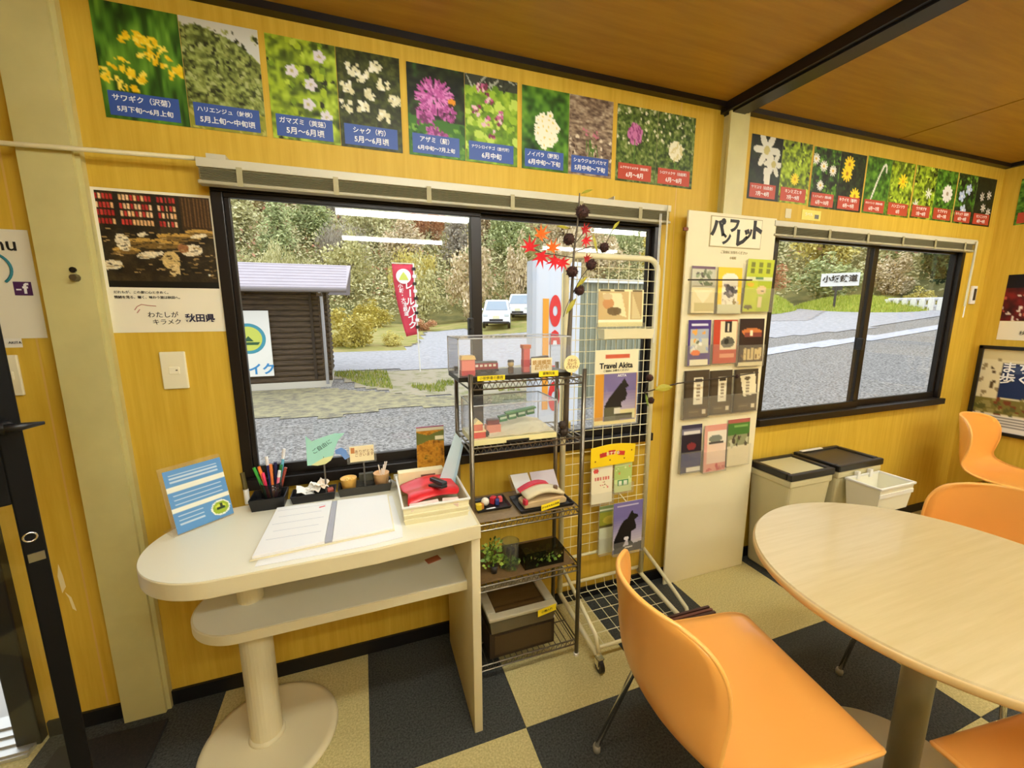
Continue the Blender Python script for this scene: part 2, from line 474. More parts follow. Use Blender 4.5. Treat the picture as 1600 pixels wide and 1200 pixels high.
build('lock_plate', MB().slab(kp - dd*.014+V((0, 0, -.05)), dd*.022, side*.003, V((0, 0, .017))), STEEL, dr)
mt = build('door_mat', MB().box(-1.0, -.62, 0, -.705, -.075, .012), mat('dark_brown_mat', (40, 36, 30), .95, vscale=200, col2=(26, 24, 20)), bevel=.004)
tag(mt, 'dark rubber door mat lying on the carpet beside the open door', 'mat')

# ---------------- ceiling lamps (farther rows mirrored in the panes; nearest row added, brightens the upper wall)
def fluorescent_fixture(x, y, label):
    r_ = root('ceiling_lamp', label, 'lamp', (x, y, HC-.006), group='fluorescent ceiling lamps')
    z = HC-.007
    build('housing', MB().prism([(y-.085, z-.001), (y-.06, z-.035), (y+.06, z-.035), (y+.085, z-.001)][::-1], x-.63, x+.63, axis=0), mat('lamp_enamel', (240, 240, 235), .4), r_)
    m = MATS.get('lamp_tube')
    if not m:
        m = bpy.data.materials.new('lamp_tube'); m.use_nodes = True
        b = m.node_tree.nodes['Principled BSDF']; b.inputs['Base Color'].default_value = (1, 1, 1, 1)
        b.inputs['Emission Color'].default_value = LAMP_COL + (1,); b.inputs['Emission Strength'].default_value = LAMP
        MATS['lamp_tube'] = m
    for s in (-.035, .035):
        tb = build('fluorescent_tube', MB().cyl((x-.585, y+s, z-.058), (x+.585, y+s, z-.058), .02, n=12), m, r_, smooth=True)
        build('tube_socket', MB().box(x-.605, y+s-.012, z-.08, x-.585, y+s+.012, z-.03).box(x+.585, y+s-.012, z-.08, x+.605, y+s+.012, z-.03), WHITEP, tb)
for n_, (x, y) in enumerate([(.43, -1.22), (.43, -2.46), (.43, -3.84), (2.95, -1.20), (2.95, -2.42), (2.95, -3.75)]):
    fluorescent_fixture(x, y, 'white two-tube fluorescent lamp on the wood ceiling, farther rows mirrored in the window glass, nearest row added')

# ---------------- blinds above the windows
def blind(name, x0, x1, z0, z1, ties, label, cord_x):
    b = root(name, label, 'blind', ((x0+x1)/2, -.06, z0), group='raised venetian blinds')
    yb, yf = -.032, -.066
    build('head_rail', MB().box(x0, yf, z1-.026, x1, yb, z1), mat('blind_rail', (206, 200, 172), .4), b, bevel=.002)
    sl = mat('blind_slat', (140, 132, 98), .5)
    n = 8; zt = z1-.027; zb = z0+.013; hp = (zt-zb)/n
    for k in range(n):
        z = zb + (zt-zb)*(k+.5)/n
        build('slat', MB().add([(x0+.004, yf+.003, z-hp*.5), (x1-.004, yf+.003, z-hp*.5), (x1-.004, yb-.004, z+.0014), (x0+.004, yb-.004, z+.0014),
                                (x0+.004, yf+.007, z+hp*.42), (x1-.004, yf+.007, z+hp*.42)], [(0, 1, 5, 4), (4, 5, 2, 3)]), sl, b)
    build('bottom_rail', MB().box(x0, yf-.002, z0, x1, yb, z0+.011), mat('blind_bottom_rail', (176, 168, 136), .4), b, bevel=.003)
    for x in ties:
        build('ladder_tape', MB().box(x, yf-.0035, z0-.001, x+.016, yf-.002, z1-.02), mat('blind_tape', (168, 158, 116), .6), b)
    return b
b1 = blind('venetian_blind', -.432, 1.287, 1.765, 1.839, (-.33, -.06, .24, .55, .84, 1.12), 'long raised venetian blind above the wide left window', 1.2)
build('end_bracket', MB().box(-.405, -.062, 1.839, -.355, -.0, 1.852).box(1.0, -.062, 1.839, 1.004, -.0, 1.853), mat('blind_rail', (214, 208, 184), .4), b1)
build('tilt_wand', MB().cyl((1.262, -.075, 1.835), (1.262, -.072, 1.05), .004, n=6), mat('clear_wand', (214, 206, 170), .3), b1)
build('pull_cord', MB().cyl((1.225, -.072, 1.80), (1.227, -.070, 1.25), .0015, n=5).cyl((1.232, -.072, 1.80), (1.232, -.070, 1.25), .0015, n=5), WHITEP, b1)
b2 = blind('venetian_blind', 1.905, 3.62, 1.750, 1.822, (2.03, 2.28, 2.58, 2.88, 3.18, 3.48), 'raised venetian blind above the right window beside the leaflet board', 3.5)
build('tilt_wand', MB().cyl((3.589, -.075, 1.81), (3.589, -.072, 1.42), .006, n=6), mat('clear_wand', (214, 206, 170), .3), b2)
build('pull_cord', MB().tube([(3.60, -.070, 1.80), (3.605, -.068, 1.45), (3.60, -.068, 1.35)], .003, 5), WHITEP, b2)
ch = root('cord_hook', 'small white cord hook plate beside the right window frame', 'hook', (3.81, 0, 1.436))
build('plate', MB().box(3.785, -.012, 1.436, 3.842, 0, 1.553), WHITEP, ch, bevel=.003)
build('slot', MB().box(3.805, -.016, 1.46, 3.826, -.012, 1.535), mat('dark_slot', (60, 46, 30), .6), ch)
# cable pipe running left from the blind across the post
cp = root('conduit_pipe', 'thin white cable pipe running across the left post to the blind', 'pipe', (-.8, -.06, 1.82))
build('pipe', MB().tube([(-1.9, -.052, 1.812), (-.86, -.052, 1.826), (-.436, -.052, 1.837)], .0065, 8), mat('ivory_pipe', (226, 214, 168), .4), cp, smooth=True)
build('pipe_clip', MB().box(-1.0, -.062, 1.80, -.985, 0, 1.845), IVORY, cp)

# ---------------- switch plates
def switch(x0, x1, z0, z1, label):
    s = root('switch_plate', label, 'switch', ((x0+x1)/2, 0, z0))
    build('plate', MB().box(x0, -.009, z0, x1, 0, z1), mat('ivory_switch', (240, 232, 196), .4), s, bevel=.003)
    cx, cz = (x0+x1)/2, (z0+z1)/2
    rk = build('rocker', MB().box(cx-.013, -.0125, cz-.012, cx+.016, -.009, cz+.012), mat('ivory_rocker', (246, 238, 204), .4), s, bevel=.002)
    build('indicator', MB().box(cx+.006, -.0135, cz-.001, cx+.011, -.0125, cz+.003), mat('switch_mark', (110, 96, 60), .5), rk)
switch(-.609, -.541, 1.144, 1.264, 'ivory wall switch below the festival poster')
switch(-1.000, -.944, 1.148, 1.267, 'ivory wall switch plate under the notice at the left edge')

# peeled paint mark low on the left wall board
build('scuff_mark', MB().prism([(-.955, .50), (-.944, .52), (-.946, .56), (-.951, .60), (-.958, .56)], -.0012, 0, axis=1).prism([(-.948, .50), (-.936, .48), (-.930, .43), (-.938, .44), (-.942, .48)], -.0012, 0, axis=1), mat('scuff_white', (240, 226, 176), .7), wbo)
# ================================================================== prints on the walls
RS = np.random.RandomState
G1 = [(22, 40, 12), (52, 92, 22), (90, 140, 38), (130, 176, 60)]
G2 = [(34, 40, 18), (84, 94, 40), (146, 160, 80), (196, 204, 130)]
G3 = [(24, 28, 12), (90, 110, 24), (160, 186, 40), (200, 222, 80)]
DK = [(14, 16, 10), (28, 34, 18), (44, 54, 26)]
PW, PH = 46, 66
def ph_yellow(s):
    a = foliage(PW, PH, s, G1, 12, 3); rs = RS(s)
    for cx, cy, n in ((.42, .28, 16), (.62, .30, 18), (.72, .36, 10), (.25, .52, 12), (.85, .52, 14), (.45, .60, 12), (.12, .62, 10), (.3, .70, 10), (.6, .42, 12)):
        scatter(a, n, rs, (cx-.12, cy-.05, cx+.12, cy+.05), .035, .02, [(250, 214, 40), (240, 196, 20), (255, 230, 90)])
    return a
def ph_tree(s):
    a = foliage(PW, PH, s, G2, 22)
    poly(a, [(0, 0), (1, 0), (1, .32), (.8, .2), (.55, .12), (.2, .05), (0, .1)], (214, 216, 208))
    rs = RS(s); scatter(a, 140, rs, (0, .06, 1, .95), .03, .02, [(150, 158, 84), (60, 66, 30), (176, 184, 120), (40, 44, 20)])
    rect(a, 0, .8, 1, 1, (150, 150, 50)); scatter(a, 40, rs, (0, .78, 1, 1), .05, .02, [(120, 130, 40), (190, 180, 90)]); return a
def ph_leafy_white(s):
    a = foliage(PW, PH, s, G3, 9); rs = RS(s)
    scatter(a, 60, rs, (0, 0, 1, 1), .05, .035, [(166, 190, 40), (120, 150, 30), (190, 210, 70), (40, 44, 16)])
    for cx, cy in ((.75, .14), (.35, .32), (.6, .42), (.55, .62), (.8, .72), (.35, .88)):
        flower(a, cx, cy, .09, 5, (228, 222, 230), (190, 180, 120), .8)
    return a
def ph_white_clusters(s):
    a = foliage(PW, PH, s, [(28, 30, 12), (56, 62, 22), (96, 104, 40)], 16); rs = RS(s)
    for cx, cy in ((.25, .2), (.4, .26), (.15, .38), (.5, .42), (.72, .3), (.9, .45), (.38, .56), (.7, .62), (.12, .58), (.5, .82), (.6, .14)):
        scatter(a, 14, rs, (cx-.08, cy-.05, cx+.08, cy+.05), .03, .025, [(236, 232, 196), (222, 216, 170), (250, 248, 226)])
    return a
def ph_thistle(s):
    a = foliage(PW, PH, s, DK+[(60, 100, 30)], 7); rs = RS(s)
    poly(a, [(0, .55), (1, .6), (1, 1), (0, 1)], (60, 110, 30)); scatter(a, 60, rs, (0, .6, 1, 1), .05, .03, [(90, 140, 40), (40, 80, 20), (120, 170, 60)])
    for k in range(240):
        t = rs.rand()*6.28; q = rs.rand()**.5
        ell(a, .48+math.cos(t)*.30*q, .33+math.sin(t)*.17*q, .06, .014, [(196, 96, 170), (222, 140, 206), (160, 70, 140)][rs.randint(3)], t)
    for cx, cy, q in ((.3, .55, .14), (.42, .72, .1), (.68, .5, .12), (.6, .74, .05)):
        scatter(a, 50, rs, (cx-q, cy-q*.6, cx+q, cy+q*.6), .035, .02, [(170, 76, 146), (120, 50, 100), (200, 110, 180)])
    ell(a, .76, .36, .07, .05, (230, 150, 30)); ell(a, .74, .40, .05, .03, (70, 40, 20)); return a
def ph_small_pink(s):
    a = foliage(PW, PH, s, [(50, 70, 16), (110, 150, 30), (170, 200, 60)], 9); rs = RS(s)
    rect(a, 0, 0, 1, .14, (60, 64, 50)); scatter(a, 20, rs, (0, 0, 1, .15), .1, .01, [(170, 176, 160), (40, 44, 34)])
    scatter(a, 60, rs, (0, .15, 1, 1), .07, .05, [(150, 186, 50), (96, 136, 26), (190, 214, 90)])
    for cx, cy in ((.3, .15), (.22, .4), (.45, .25), (.62, .48), (.4, .5), (.5, .65), (.66, .42), (.35, .12)):
        scatter(a, 8, rs, (cx-.06, cy-.05, cx+.06, cy+.05), .03, .025, [(200, 100, 150), (230, 190, 205), (130, 50, 80)])
    return a
def ph_white_bunch(s):
    a = foliage(PW, PH, s, G1, 6); rs = RS(s)
    for k in range(46):
        t = rs.rand()*6.28; q = rs.rand()**.6
        cx = .52+math.cos(t)*.22*q; cy = .5+math.sin(t)*.2*q
        flower(a, cx, cy, .075, 5, (248, 244, 220), (230, 210, 100), .9)
    return a
def ph_forest_floor(s):
    a = foliage(PW, PH, s, [(60, 44, 34), (110, 90, 74), (160, 140, 116), (200, 186, 160)], 12, 26); rs = RS(s)
    scatter(a, 40, rs, (0, .5, 1, .8), .03, .02, [(220, 206, 180), (70, 50, 36)])
    for k in range(8): ell(a, .4+rs.rand()*.25, .6+rs.rand()*.15, .012, .14, (80, 116, 40), rs.rand()*.6-.3)
    scatter(a, 14, rs, (.3, .4, .7, .5), .02, .015, [(190, 110, 130)]); scatter(a, 12, rs, (.1, .8, .9, .9), .03, .02, [(220, 200, 60)]); return a
def ph_clover(s, c1, c2, cx, cy):
    a = foliage(PW, PH, s, [(24, 34, 12), (56, 76, 26), (104, 126, 50), (170, 176, 120)], 18); rs = RS(s)
    scatter(a, 30, rs, (0, 0, 1, .5), .025, .02, [(226, 224, 190), (200, 200, 160)])
    for k in range(150):
        t = rs.rand()*6.28; q = rs.rand()**.5
        ell(a, cx+math.cos(t)*.17*q, cy+math.sin(t)*.12*q, .022, .05, c1 if rs.rand() < .6 else c2, rs.rand()*.6-.3)
    ell(a, cx, cy+.26, .012, .3, (90, 130, 50)); return a
def ph_lily(s):
    a = foliage(PW, PH, s, DK, 7)
    for cx, cy, r_ in ((.5, .22, .4), (.75, .42, .3)):
        flower(a, cx, cy, r_, 6, (226, 226, 210), (200, 190, 120), .42)
    poly(a, [(.45, .5), (.7, .45), (.66, .8), (.52, .86)], (232, 230, 216)); return a
def ph_bigflower(s, c, cc, spots, fol=G1, r_=.16, n=12, w=.3):
    a = foliage(PW, PH, s, fol, 10); rs = RS(s)
    scatter(a, 40, rs, (0, 0, 1, 1), .06, .03, [fol[-1], fol[1], fol[0]])
    for cx, cy in spots: flower(a, cx, cy, r_, n, c, cc, w)
    return a
def ph_spike(s):
    a = foliage(PW, PH, s, G1, 10); rs = RS(s)
    for k in range(60):
        t = k/59*2.4; ell(a, .25+.55*math.sin(t*.62), .85-.75*math.sin(t*.9)*(.98), .03, .03, [(236, 234, 220), (210, 210, 190)][k % 2])
    return a

BLUE = mat('caption_blue', (52, 84, 160), .5); REDC = mat('caption_red', (186, 66, 40), .5)
def poster_sheet(x0, x1, z0, z1, photos, captions, cm, label, tilt=0.0, frame=None):
    """one sheet with two flower photographs side by side and a caption strip in each"""
    if frame is None: O, xu = V((x0, -.002, 0)), V((1, 0, 0))
    else: O, xu = frame
    def P(u, z): return O + xu*(u-x0) + V((0, 0, z+tilt*(u-x0)))
    nrm = V((0, 0, -1)).cross(xu)
    r_ = root('flower_poster', label, 'poster', P((x0+x1)/2, z0), group='flower posters under the ceiling')
    g = .0008; xm = (x0+x1)/2
    xuv = (xu + V((0, 0, tilt)))
    for k, (a, b) in enumerate(((x0, xm-g), (xm+g, x1))):
        if k >= len(photos): break
        sheet('photo', photos[k], P(a, z1), xuv*(b-a), V((0, 0, -(z1-z0))), .0015, r_)
        ch_ = .064; ca = a+.012; cb = b-.022 if k == 0 else b-.016; zc = z0+.008
        c = build('caption_strip', MB().slab(P(ca, zc)+nrm*.0012, xuv*(cb-ca), -nrm*.001, V((0, 0, ch_))), cm[k], r_)
        l1, l2 = captions[k]
        mid = P((ca+cb)/2, 0); wdt = cb-ca
        s1 = min(.020, wdt*.9/max(len(l1), 1)); s2 = min(.0225, wdt*.9/max(len(l2), 1))
        text(l1, s1, V((mid.x, mid.y, mid.z+zc+.046))+nrm*.0016, xuv, (0, 0, 1), INKW, c, bold=.012)
        text(l2, s2, V((mid.x, mid.y, mid.z+zc+.018))+nrm*.0016, xuv, (0, 0, 1), INKW, c, bold=.02)
    return r_
ZA, ZB = 1.938, 2.232
B2, R2, BB = (BLUE, BLUE), (REDC, REDC), None
poster_sheet(-.652, -.248, ZA, ZB+.005, (ph_yellow(1), ph_tree(2)), (('サワギク（沢菊）', '5月下旬～6月上旬'), ('ハリエンジュ（針槐）', '5月上旬～中旬頃')), B2, 'poster of yellow ragwort and a leafy tree, leftmost of the flower posters')
poster_sheet(-.230, .172, ZA, ZB+.003, (ph_leafy_white(3), ph_white_clusters(4)), (('ガマズミ（莢蒾）', '5月～6月頃'), ('シャク（杓）', '5月～6月頃')), B2, 'poster of pale lilac flowers on lime leaves beside white flower clusters')
poster_sheet(.195, .601, ZA, ZB, (ph_thistle(5), ph_small_pink(6)), (('アザミ（薊）', '6月中旬～7月上旬'), ('ナワシロイチゴ（苗代苺）', '6月中旬')), B2, 'poster of a large purple thistle beside small pink flowers')
poster_sheet(.620, 1.020, ZA, ZB-.002, (ph_white_bunch(7), ph_forest_floor(8)), (('ノイバラ（野茨）', '6月中旬～下旬'), ('ショウジョウバカマ', '5月中旬～下旬')), B2, 'poster of a white flower bunch beside a brown forest floor')
poster_sheet(1.041, 1.444, ZA-.003, ZB-.003, (ph_clover(9, (200, 120, 170), (150, 70, 120), .45, .36), ph_clover(10, (240, 236, 206), (220, 210, 150), .5, .5)), (('ムラサキツメクサ（紫詰草）', '6月～8月'), ('シロツメクサ（白詰草）', '6月～8月')), R2, 'poster of a pink clover and a white clover with red captions')
Z2A, Z2B = 1.926, 2.212
poster_sheet(1.778, 2.185, Z2A, Z2B, (ph_lily(11), ph_bigflower(12, (246, 220, 50), (220, 170, 20), ((.5, .6),), G3, .14)), (('ヤマユリ（山百合）', '7月～8月'), ('キンミズヒキ', '7月～9月')), R2, 'poster of a white lily beside a yellow flower, next to the right post')
poster_sheet(2.200, 2.600, Z2A-.006, Z2B-.004, (ph_bigflower(13, (240, 238, 226), (230, 190, 40), ((.35, .62), (.1, .2), (.4, .3), (.75, .35)), DK+G1[1:], .13), ph_bigflower(14, (250, 214, 40), (180, 120, 20), ((.35, .2), (.3, .36), (.7, .72)), DK+[(50, 80, 24)], .2)), (('ヒメジョオン（姫女苑）', '6月～10月'), ('キクイモ（菊芋）', '8月～9月')), R2, 'poster of white daisies beside yellow sunflowers')
poster_sheet(2.612, 3.02, Z2A-.004, Z2B, (ph_spike(15), ph_bigflower(16, (246, 216, 40), (230, 180, 20), ((.55, .35),), G3, .2, 9)), (('オカトラノオ（岡虎の尾）', '6月～7月'), ('ハンゴンソウ', '8月')), R2, 'poster of a drooping white flower spike beside a yellow flower')
poster_sheet(3.034, 3.44, Z2A, Z2B, (ph_bigflower(17, (230, 232, 222), None, ((.7, .5), (.2, .75)), G3, .15, 7), ph_bigflower(18, (236, 232, 226), (190, 170, 150), ((.6, .45),), G1, .24, 11, .5)), (('ウツボグサ', '7月～8月'), ('ヤブデマリ', '6月～7月')), R2, 'poster of round white blossoms on green leaves, second from the corner')
poster_sheet(3.452, 3.858, Z2A, Z2B, (ph_bigflower(19, (190, 204, 236), (240, 240, 240), ((.3, .45), (.45, .72), (.6, .3)), DK+G1[1:], .16, 5, .7), ph_bigflower(20, (232, 226, 216), (150, 140, 110), ((.35, .4), (.7, .35), (.5, .62), (.8, .7)), DK, .13, 7)), (('キキョウ（桔梗）', '8月～9月'), ('センニンソウ', '8月～9月')), R2, 'poster of pale blue and white flowers nearest the room corner')
poster_sheet(.0, .40, 1.925, 2.20, (ph_bigflower(21, (220, 220, 200), None, ((.4, .4),), G1, .2, 7), ph_yellow(22)), (('ソバナ', '8月～9月'), ('ツリフネソウ', '8月～9月')), R2, 'flower poster on the right wall, cut by the picture edge', frame=(V((XR-.002, -.085, 0)), V((0, -1, 0))))

# festival poster
fp = root('festival_poster', 'wall poster with a dark festival photograph above white text panel', 'poster', (-.566, -.002, 1.325))
sheet('poster_sheet', cv(24, 34, (244, 236, 208)), (-.716, -.0015, 1.746), (.298, 0, 0), (0, 0, -.42), .001, fp)
def ph_festival():
    w, h = 96, 92; a = foliage(w, h, 31, [(22, 18, 10), (46, 36, 20), (70, 56, 30)], 9); rs = RS(31)
    for x0, x1 in ((.0, .15), (.19, .48), (.52, .68)):
        for row in range(4):
            y0 = .03+row*.085
            n = int((x1-x0)*34)
            for k in range(n):
                xx = x0+(k+.5)*(x1-x0)/n
                c = [(196, 60, 50), (230, 180, 120), (170, 40, 36), (240, 200, 150)][rs.randint(4)]
                rect(a, xx-.011, y0, xx+.009, y0+.055, c)
    for x in (.16, .49, .69): rect(a, x, 0, x+.035, .42, (40, 34, 24))
    rect(a, .72, 0, 1, .36, (64, 44, 22))
    for k in range(8): rect(a, .74+k*.033, .02, .75+k*.033, .33, (110, 78, 40))
    for cx, cy, rx, ry in ((.42, .52, .28, .05), (.68, .44, .2, .035), (.88, .38, .14, .03), (.2, .60, .12, .03)):
        ell(a, cx, cy, rx, ry, (190, 150, 70)); ell(a, cx, cy+.02, rx*.9, ry*.7, (120, 92, 40))
    for cx, cy, rx, ry in ((.18, .52, .06, .09), (.40, .64, .12, .035), (.06, .76, .09, .05), (.78, .58, .1, .06), (.36, .43, .05, .02), (.86, .42, .08, .02)):
        ell(a, cx, cy, rx, ry, (228, 214, 178), -.2)
    ell(a, .58, .70, .08, .10, (206, 176, 110)); ell(a, .60, .80, .05, .07, (216, 190, 130)); ell(a, .70, .56, .05, .05, (150, 100, 60))
    ell(a, .62, .90, .03, .06, (60, 50, 30)); ell(a, .70, .95, .03, .015, (220, 210, 180)); ell(a, .92, .85, .012, .012, (230, 230, 210))
    sx = rs.rand(h, w, 1)*.5+.75; a *= sx
    for _ in range(160):
        cx, cy = rs.rand(), .38+rs.rand()*.5; ell(a, cx, cy, .015+.02*rs.rand(), .006, [(120, 96, 50), (60, 48, 26), (176, 146, 90), (36, 28, 16)][rs.randint(4)], rs.rand()*.5-.3)
    rect(a, 0, .92, 1, 1, (24, 20, 12)); return a
sheet('photo', ph_festival(), (-.708, -.0018, 1.738), (.282, 0, 0), (0, 0, -.275), .0002, fp)
TXD, TYD = (1, 0, 0), (0, 0, 1); yT = -.0024
text('だれもが、この夏に心ときめく。', .0095, (-.700, yT, 1.448), TXD, TYD, INK, fp, align='LEFT')
text('情緒を見る、聴く、味わう旅は秋田へ。', .0095, (-.700, yT, 1.433), TXD, TYD, INK, fp, align='LEFT', bold=.01)
text('わたしが', .020, (-.585, yT, 1.379), TXD, TYD, INK, fp)
text('キラメク', .019, (-.577, yT, 1.357), TXD, TYD, INK, fp)
text('秋田県', .027, (-.488, yT, 1.368), TXD, TYD, mat('navy_ink', (40, 34, 60), .6), fp, bold=.03)
build('pen_stroke', MB().tube([(-.655, yT, 1.395), (-.648, yT, 1.405), (-.636, yT, 1.412), (-.62, yT, 1.409), (-.60, yT, 1.407)], .0012, 5).tube([(-.650, yT, 1.386), (-.642, yT, 1.397)], .0012, 5), mat('pink_ink', (200, 140, 120), .6), fp)

# notice at the left edge
nt_ = root('wifi_notice', 'white paper notice with purple square icon at the left edge', 'notice', (-1.0, -.002, 1.313))
sheet('paper', cv(10, 14, (236, 230, 204)), (-1.085, -.0015, 1.616), (.214, 0, 0), (.0, 0, -.302), .001, nt_)
text('menu', .052, (-.898, yT, 1.575), TXD, TYD, INK, nt_, align='RIGHT', bold=.01)
arc = [(-.965+.045*math.cos(t), yT, 1.508+.045*math.sin(t)) for t in np.linspace(-.9, 1.2, 12)]
build('wifi_arc', MB().tube(arc, .0035, 6), mat('teal_ink', (30, 120, 130), .6), nt_)
sq = build('icon_square', MB().box(-.923, yT-.0004, 1.436, -.884, yT+.0002, 1.474), mat('purple_ink', (74, 30, 80), .6), nt_)
text('f', .040, (-.898, yT-.001, 1.454), TXD, TYD, INKW, sq, bold=.03)
build('icon_dash', MB().box(-.918, yT-.0008, 1.450, -.907, yT, 1.454), INKW, sq)
p2 = root('paper_note', 'smaller white paper note tucked below the notice at the left edge', 'notice', (-1.0, -.002, 1.288))
sheet('paper', cv(8, 8, (240, 236, 220)), (-1.09, -.0005, 1.36), (.16, 0, 0), (0, 0, -.072), .0004, p2)
text('AKITA', .010, (-.945, -.0012, 1.302), TXD, TYD, INK, p2)

# right wall: red photo poster, framed map
XN = XR-.002
rp = root('red_photo_poster', 'poster with a dark red photo over cream strip on the right wall', 'poster', (XN, -.25, 1.2))
def ph_red():
    a = foliage(40, 34, 41, [(20, 8, 8), (90, 16, 14), (140, 30, 24)], 8); rs = RS(41)
    rect(a, 0, 0, 1, .3, (18, 14, 20)); scatter(a, 60, rs, (0, .34, 1, 1), .02, .02, [(230, 210, 190), (200, 90, 70)]); return a
sheet('photo', ph_red(), (XN, -.11, 1.618), (0, -.30, 0), (0, 0, -.29), .001, rp)
sheet('cream_strip', cv(8, 6, (240, 230, 200)), (XN, -.11, 1.326), (0, -.30, 0), (0, 0, -.12), .001, rp)
text('秋田の祭り', .03, (XN-.001, -.28, 1.25), (0, -1, 0), TYD, INK, rp)
fm = root('framed_map', 'black framed illustrated map with navy panel on the right wall', 'picture', (XN, -.33, .58))
Y0, Y1, Z0, Z1 = -.045, -.60, .585, 1.165
build('frame', MB().box(XN-.02, Y1, Z1-.022, XN, Y0, Z1).box(XN-.02, Y1, Z0, XN, Y0, Z0+.022).box(XN-.02, Y1, Z0, XN, Y1+.022, Z1).box(XN-.02, Y0-.022, Z0, XN, Y0, Z1), BLACK, fm, bevel=.002)
def ph_map():
    a = cv(60, 60, (226, 216, 176)); rs = RS(44)
    rect(a, .0, .0, 1, .14, (214, 200, 150)); scatter(a, 26, rs, (0, .1, .2, .95), .02, .02, [(90, 70, 40), (150, 130, 90)])
    rect(a, .20, .17, 1, .58, (30, 46, 84)); rect(a, .24, .20, .5, .28, (60, 76, 110))
    rect(a, 0, .6, 1, .78, (120, 110, 50)); scatter(a, 60, rs, (0, .58, 1, .8), .03, .02, [(90, 90, 40), (150, 140, 80), (120, 60, 30)])
    rect(a, .0, .8, 1, 1, (236, 232, 218))
    for k in range(5): rect(a, .1, .82+k*.035, .95, .835+k*.035, (120, 116, 108))
    return a
sheet('map_sheet', ph_map(), (XN-.006, Y0-.022, Z1-.022), (0, Y1-Y0+.044, 0), (0, 0, -(Z1-Z0-.044)), .002, fm)
text('まち\n歩く', .075, (XN-.008, -.235, .99), (0, -1, 0), TYD, INKW, fm, bold=.02)
# small stickers above the right window
s1 = root('yellow_sticker', 'small yellow label stuck above the right window blind', 'sticker', (2.24, -.002, 1.86))
build('label_sheet', MB().box(2.16, -.002, 1.855, 2.30, -.0004, 1.905), mat('pale_yellow_paper', (238, 222, 110), .6), s1)
build('mark', MB().box(2.255, -.0028, 1.865, 2.285, -.0019, 1.885), mat('grey_ink', (120, 120, 110), .6), s1)
text('ラベル', .02, (2.21, -.0024, 1.882), TXD, TYD, mat('white_mark', (250, 248, 230), .6), s1)
s2 = build('paper_sticker', MB().box(2.045, -.002, 1.855, 2.085, -.0004, 1.90), mat('pale_paper', (226, 216, 176), .6), bevel=.0005)
tag(s2, 'tiny white paper square stuck above the right window next to a yellow label', 'sticker')
# ================================================================== desk
def arc(cx, cy, r_, a0, a1, n):
    return [(cx+r_*math.cos(R(a0+(a1-a0)*k/n)), cy+r_*math.sin(R(a0+(a1-a0)*k/n))) for k in range(n+1)]
ZT = .752
dk = root('reception_desk', 'cream desk with rounded end, round foot plate and lower shelf', 'desk', (-.1, -.28, 0))
top = arc(-.376, -.309, .2155, 92, 268, 60) + [(.0, -.515), (.305, -.485), (.305, -.052), (-.05, -.082)]
dt = build('desk_top', MB().prism(top, ZT-.046, ZT), CREAM_D, dk, bevel=.003)
ins = [(x+(.0 if False else 0), y) for x, y in top]
cx_, cy_ = sum(p[0] for p in top)/len(top), sum(p[1] for p in top)/len(top)
build('laminate_surface', MB().prism([(cx_+(x-cx_)*.988, cy_+(y-cy_)*.98) for x, y in top], ZT-.001, ZT+.0012), CREAM, dt)
sh = arc(-.370, -.268, .148, 90, 270, 48) + [(.278, -.408), (.278, -.12)]
ds = build('desk_shelf', MB().prism(sh, .487, .517), CREAM_D, dk, bevel=.002)
build('shelf_surface', MB().prism([(x*.99 if x < 0 else x, -.268+(y+.268)*.97) for x, y in sh], .5165, .5178), CREAM, ds)
build('side_panel', MB().box(.276, -.476, 0, .304, -.054, ZT-.0465), CREAM_D, dk, bevel=.002)
build('back_rail', MB().box(-.30, -.10, .60, .276, -.085, ZT-.046), CREAM_D, dk)
build('column', MB().lathe([(.046, .018), (.046, .487)], (-.372, -.258, 0), 28).lathe([(.036, .517), (.036, ZT-.046)], (-.372, -.258, 0), 24), CREAM_D, dk, smooth=False, bevel=.001)
for p in dk.children[-1].data.polygons: p.use_smooth = len(p.vertices) == 4
build('foot_plate', MB().lathe([(.2, 0), (.204, .006), (.2, .014), (.185, .018), (.18, .016), (.05, .021)], (-.36, -.262, 0), 56), CREAM_D, dk, smooth=True)
build('column_collar', MB().lathe([(.056, .016), (.05, .03), (.046, .032)], (-.372, -.258, 0), 28), CREAM_D, dk, smooth=True)
sc_ = build('note_scrap', MB().obox((.19, -.25, .5195), (.05, .03, .002), (0, 0, .3)), mat('reddish_paper', (190, 110, 70), .7)); tag(sc_, 'small reddish paper scrap on the lower desk shelf', 'paper')
ZD = ZT+.0015
# white sheet + binder
ws = build('desk_mat', MB().prism([(-.29, -.498), (-.03, -.494), (.075, -.480), (.078, -.43), (.066, -.19), (-.28, -.19)], ZD, ZD+.0015), PAPER)
tag(ws, 'white sheet lying under the open binder on the desk', 'paper')
bd = root('open_binder', 'open ring binder with white pages and a grey spine on the desk', 'binder', (-.12, -.32, ZD+.0018))
ZB0 = ZD+.0022
def quadslab(pts, z0, z1): return MB().prism(pts, z0, z1)
build('cover', quadslab([(-.308, -.472), (.056, -.440), (.052, -.190), (-.298, -.176)], ZB0, ZB0+.003), mat('binder_cover', (236, 226, 190), .5), bd)
build('page_stack', quadslab([(-.302, -.468), (-.132, -.452), (-.128, -.186), (-.292, -.181)], ZB0+.003, ZB0+.011), PAPER, bd, bevel=.001)
build('page_stack', quadslab([(-.112, -.449), (.052, -.436), (.048, -.194), (-.112, -.185)], ZB0+.003, ZB0+.009), PAPER, bd, bevel=.001)
build('spine', quadslab([(-.131, -.451), (-.113, -.449), (-.113, -.186), (-.127, -.187)], ZB0+.003, ZB0+.008), mat('grey_spine', (168, 168, 176), .5), bd)
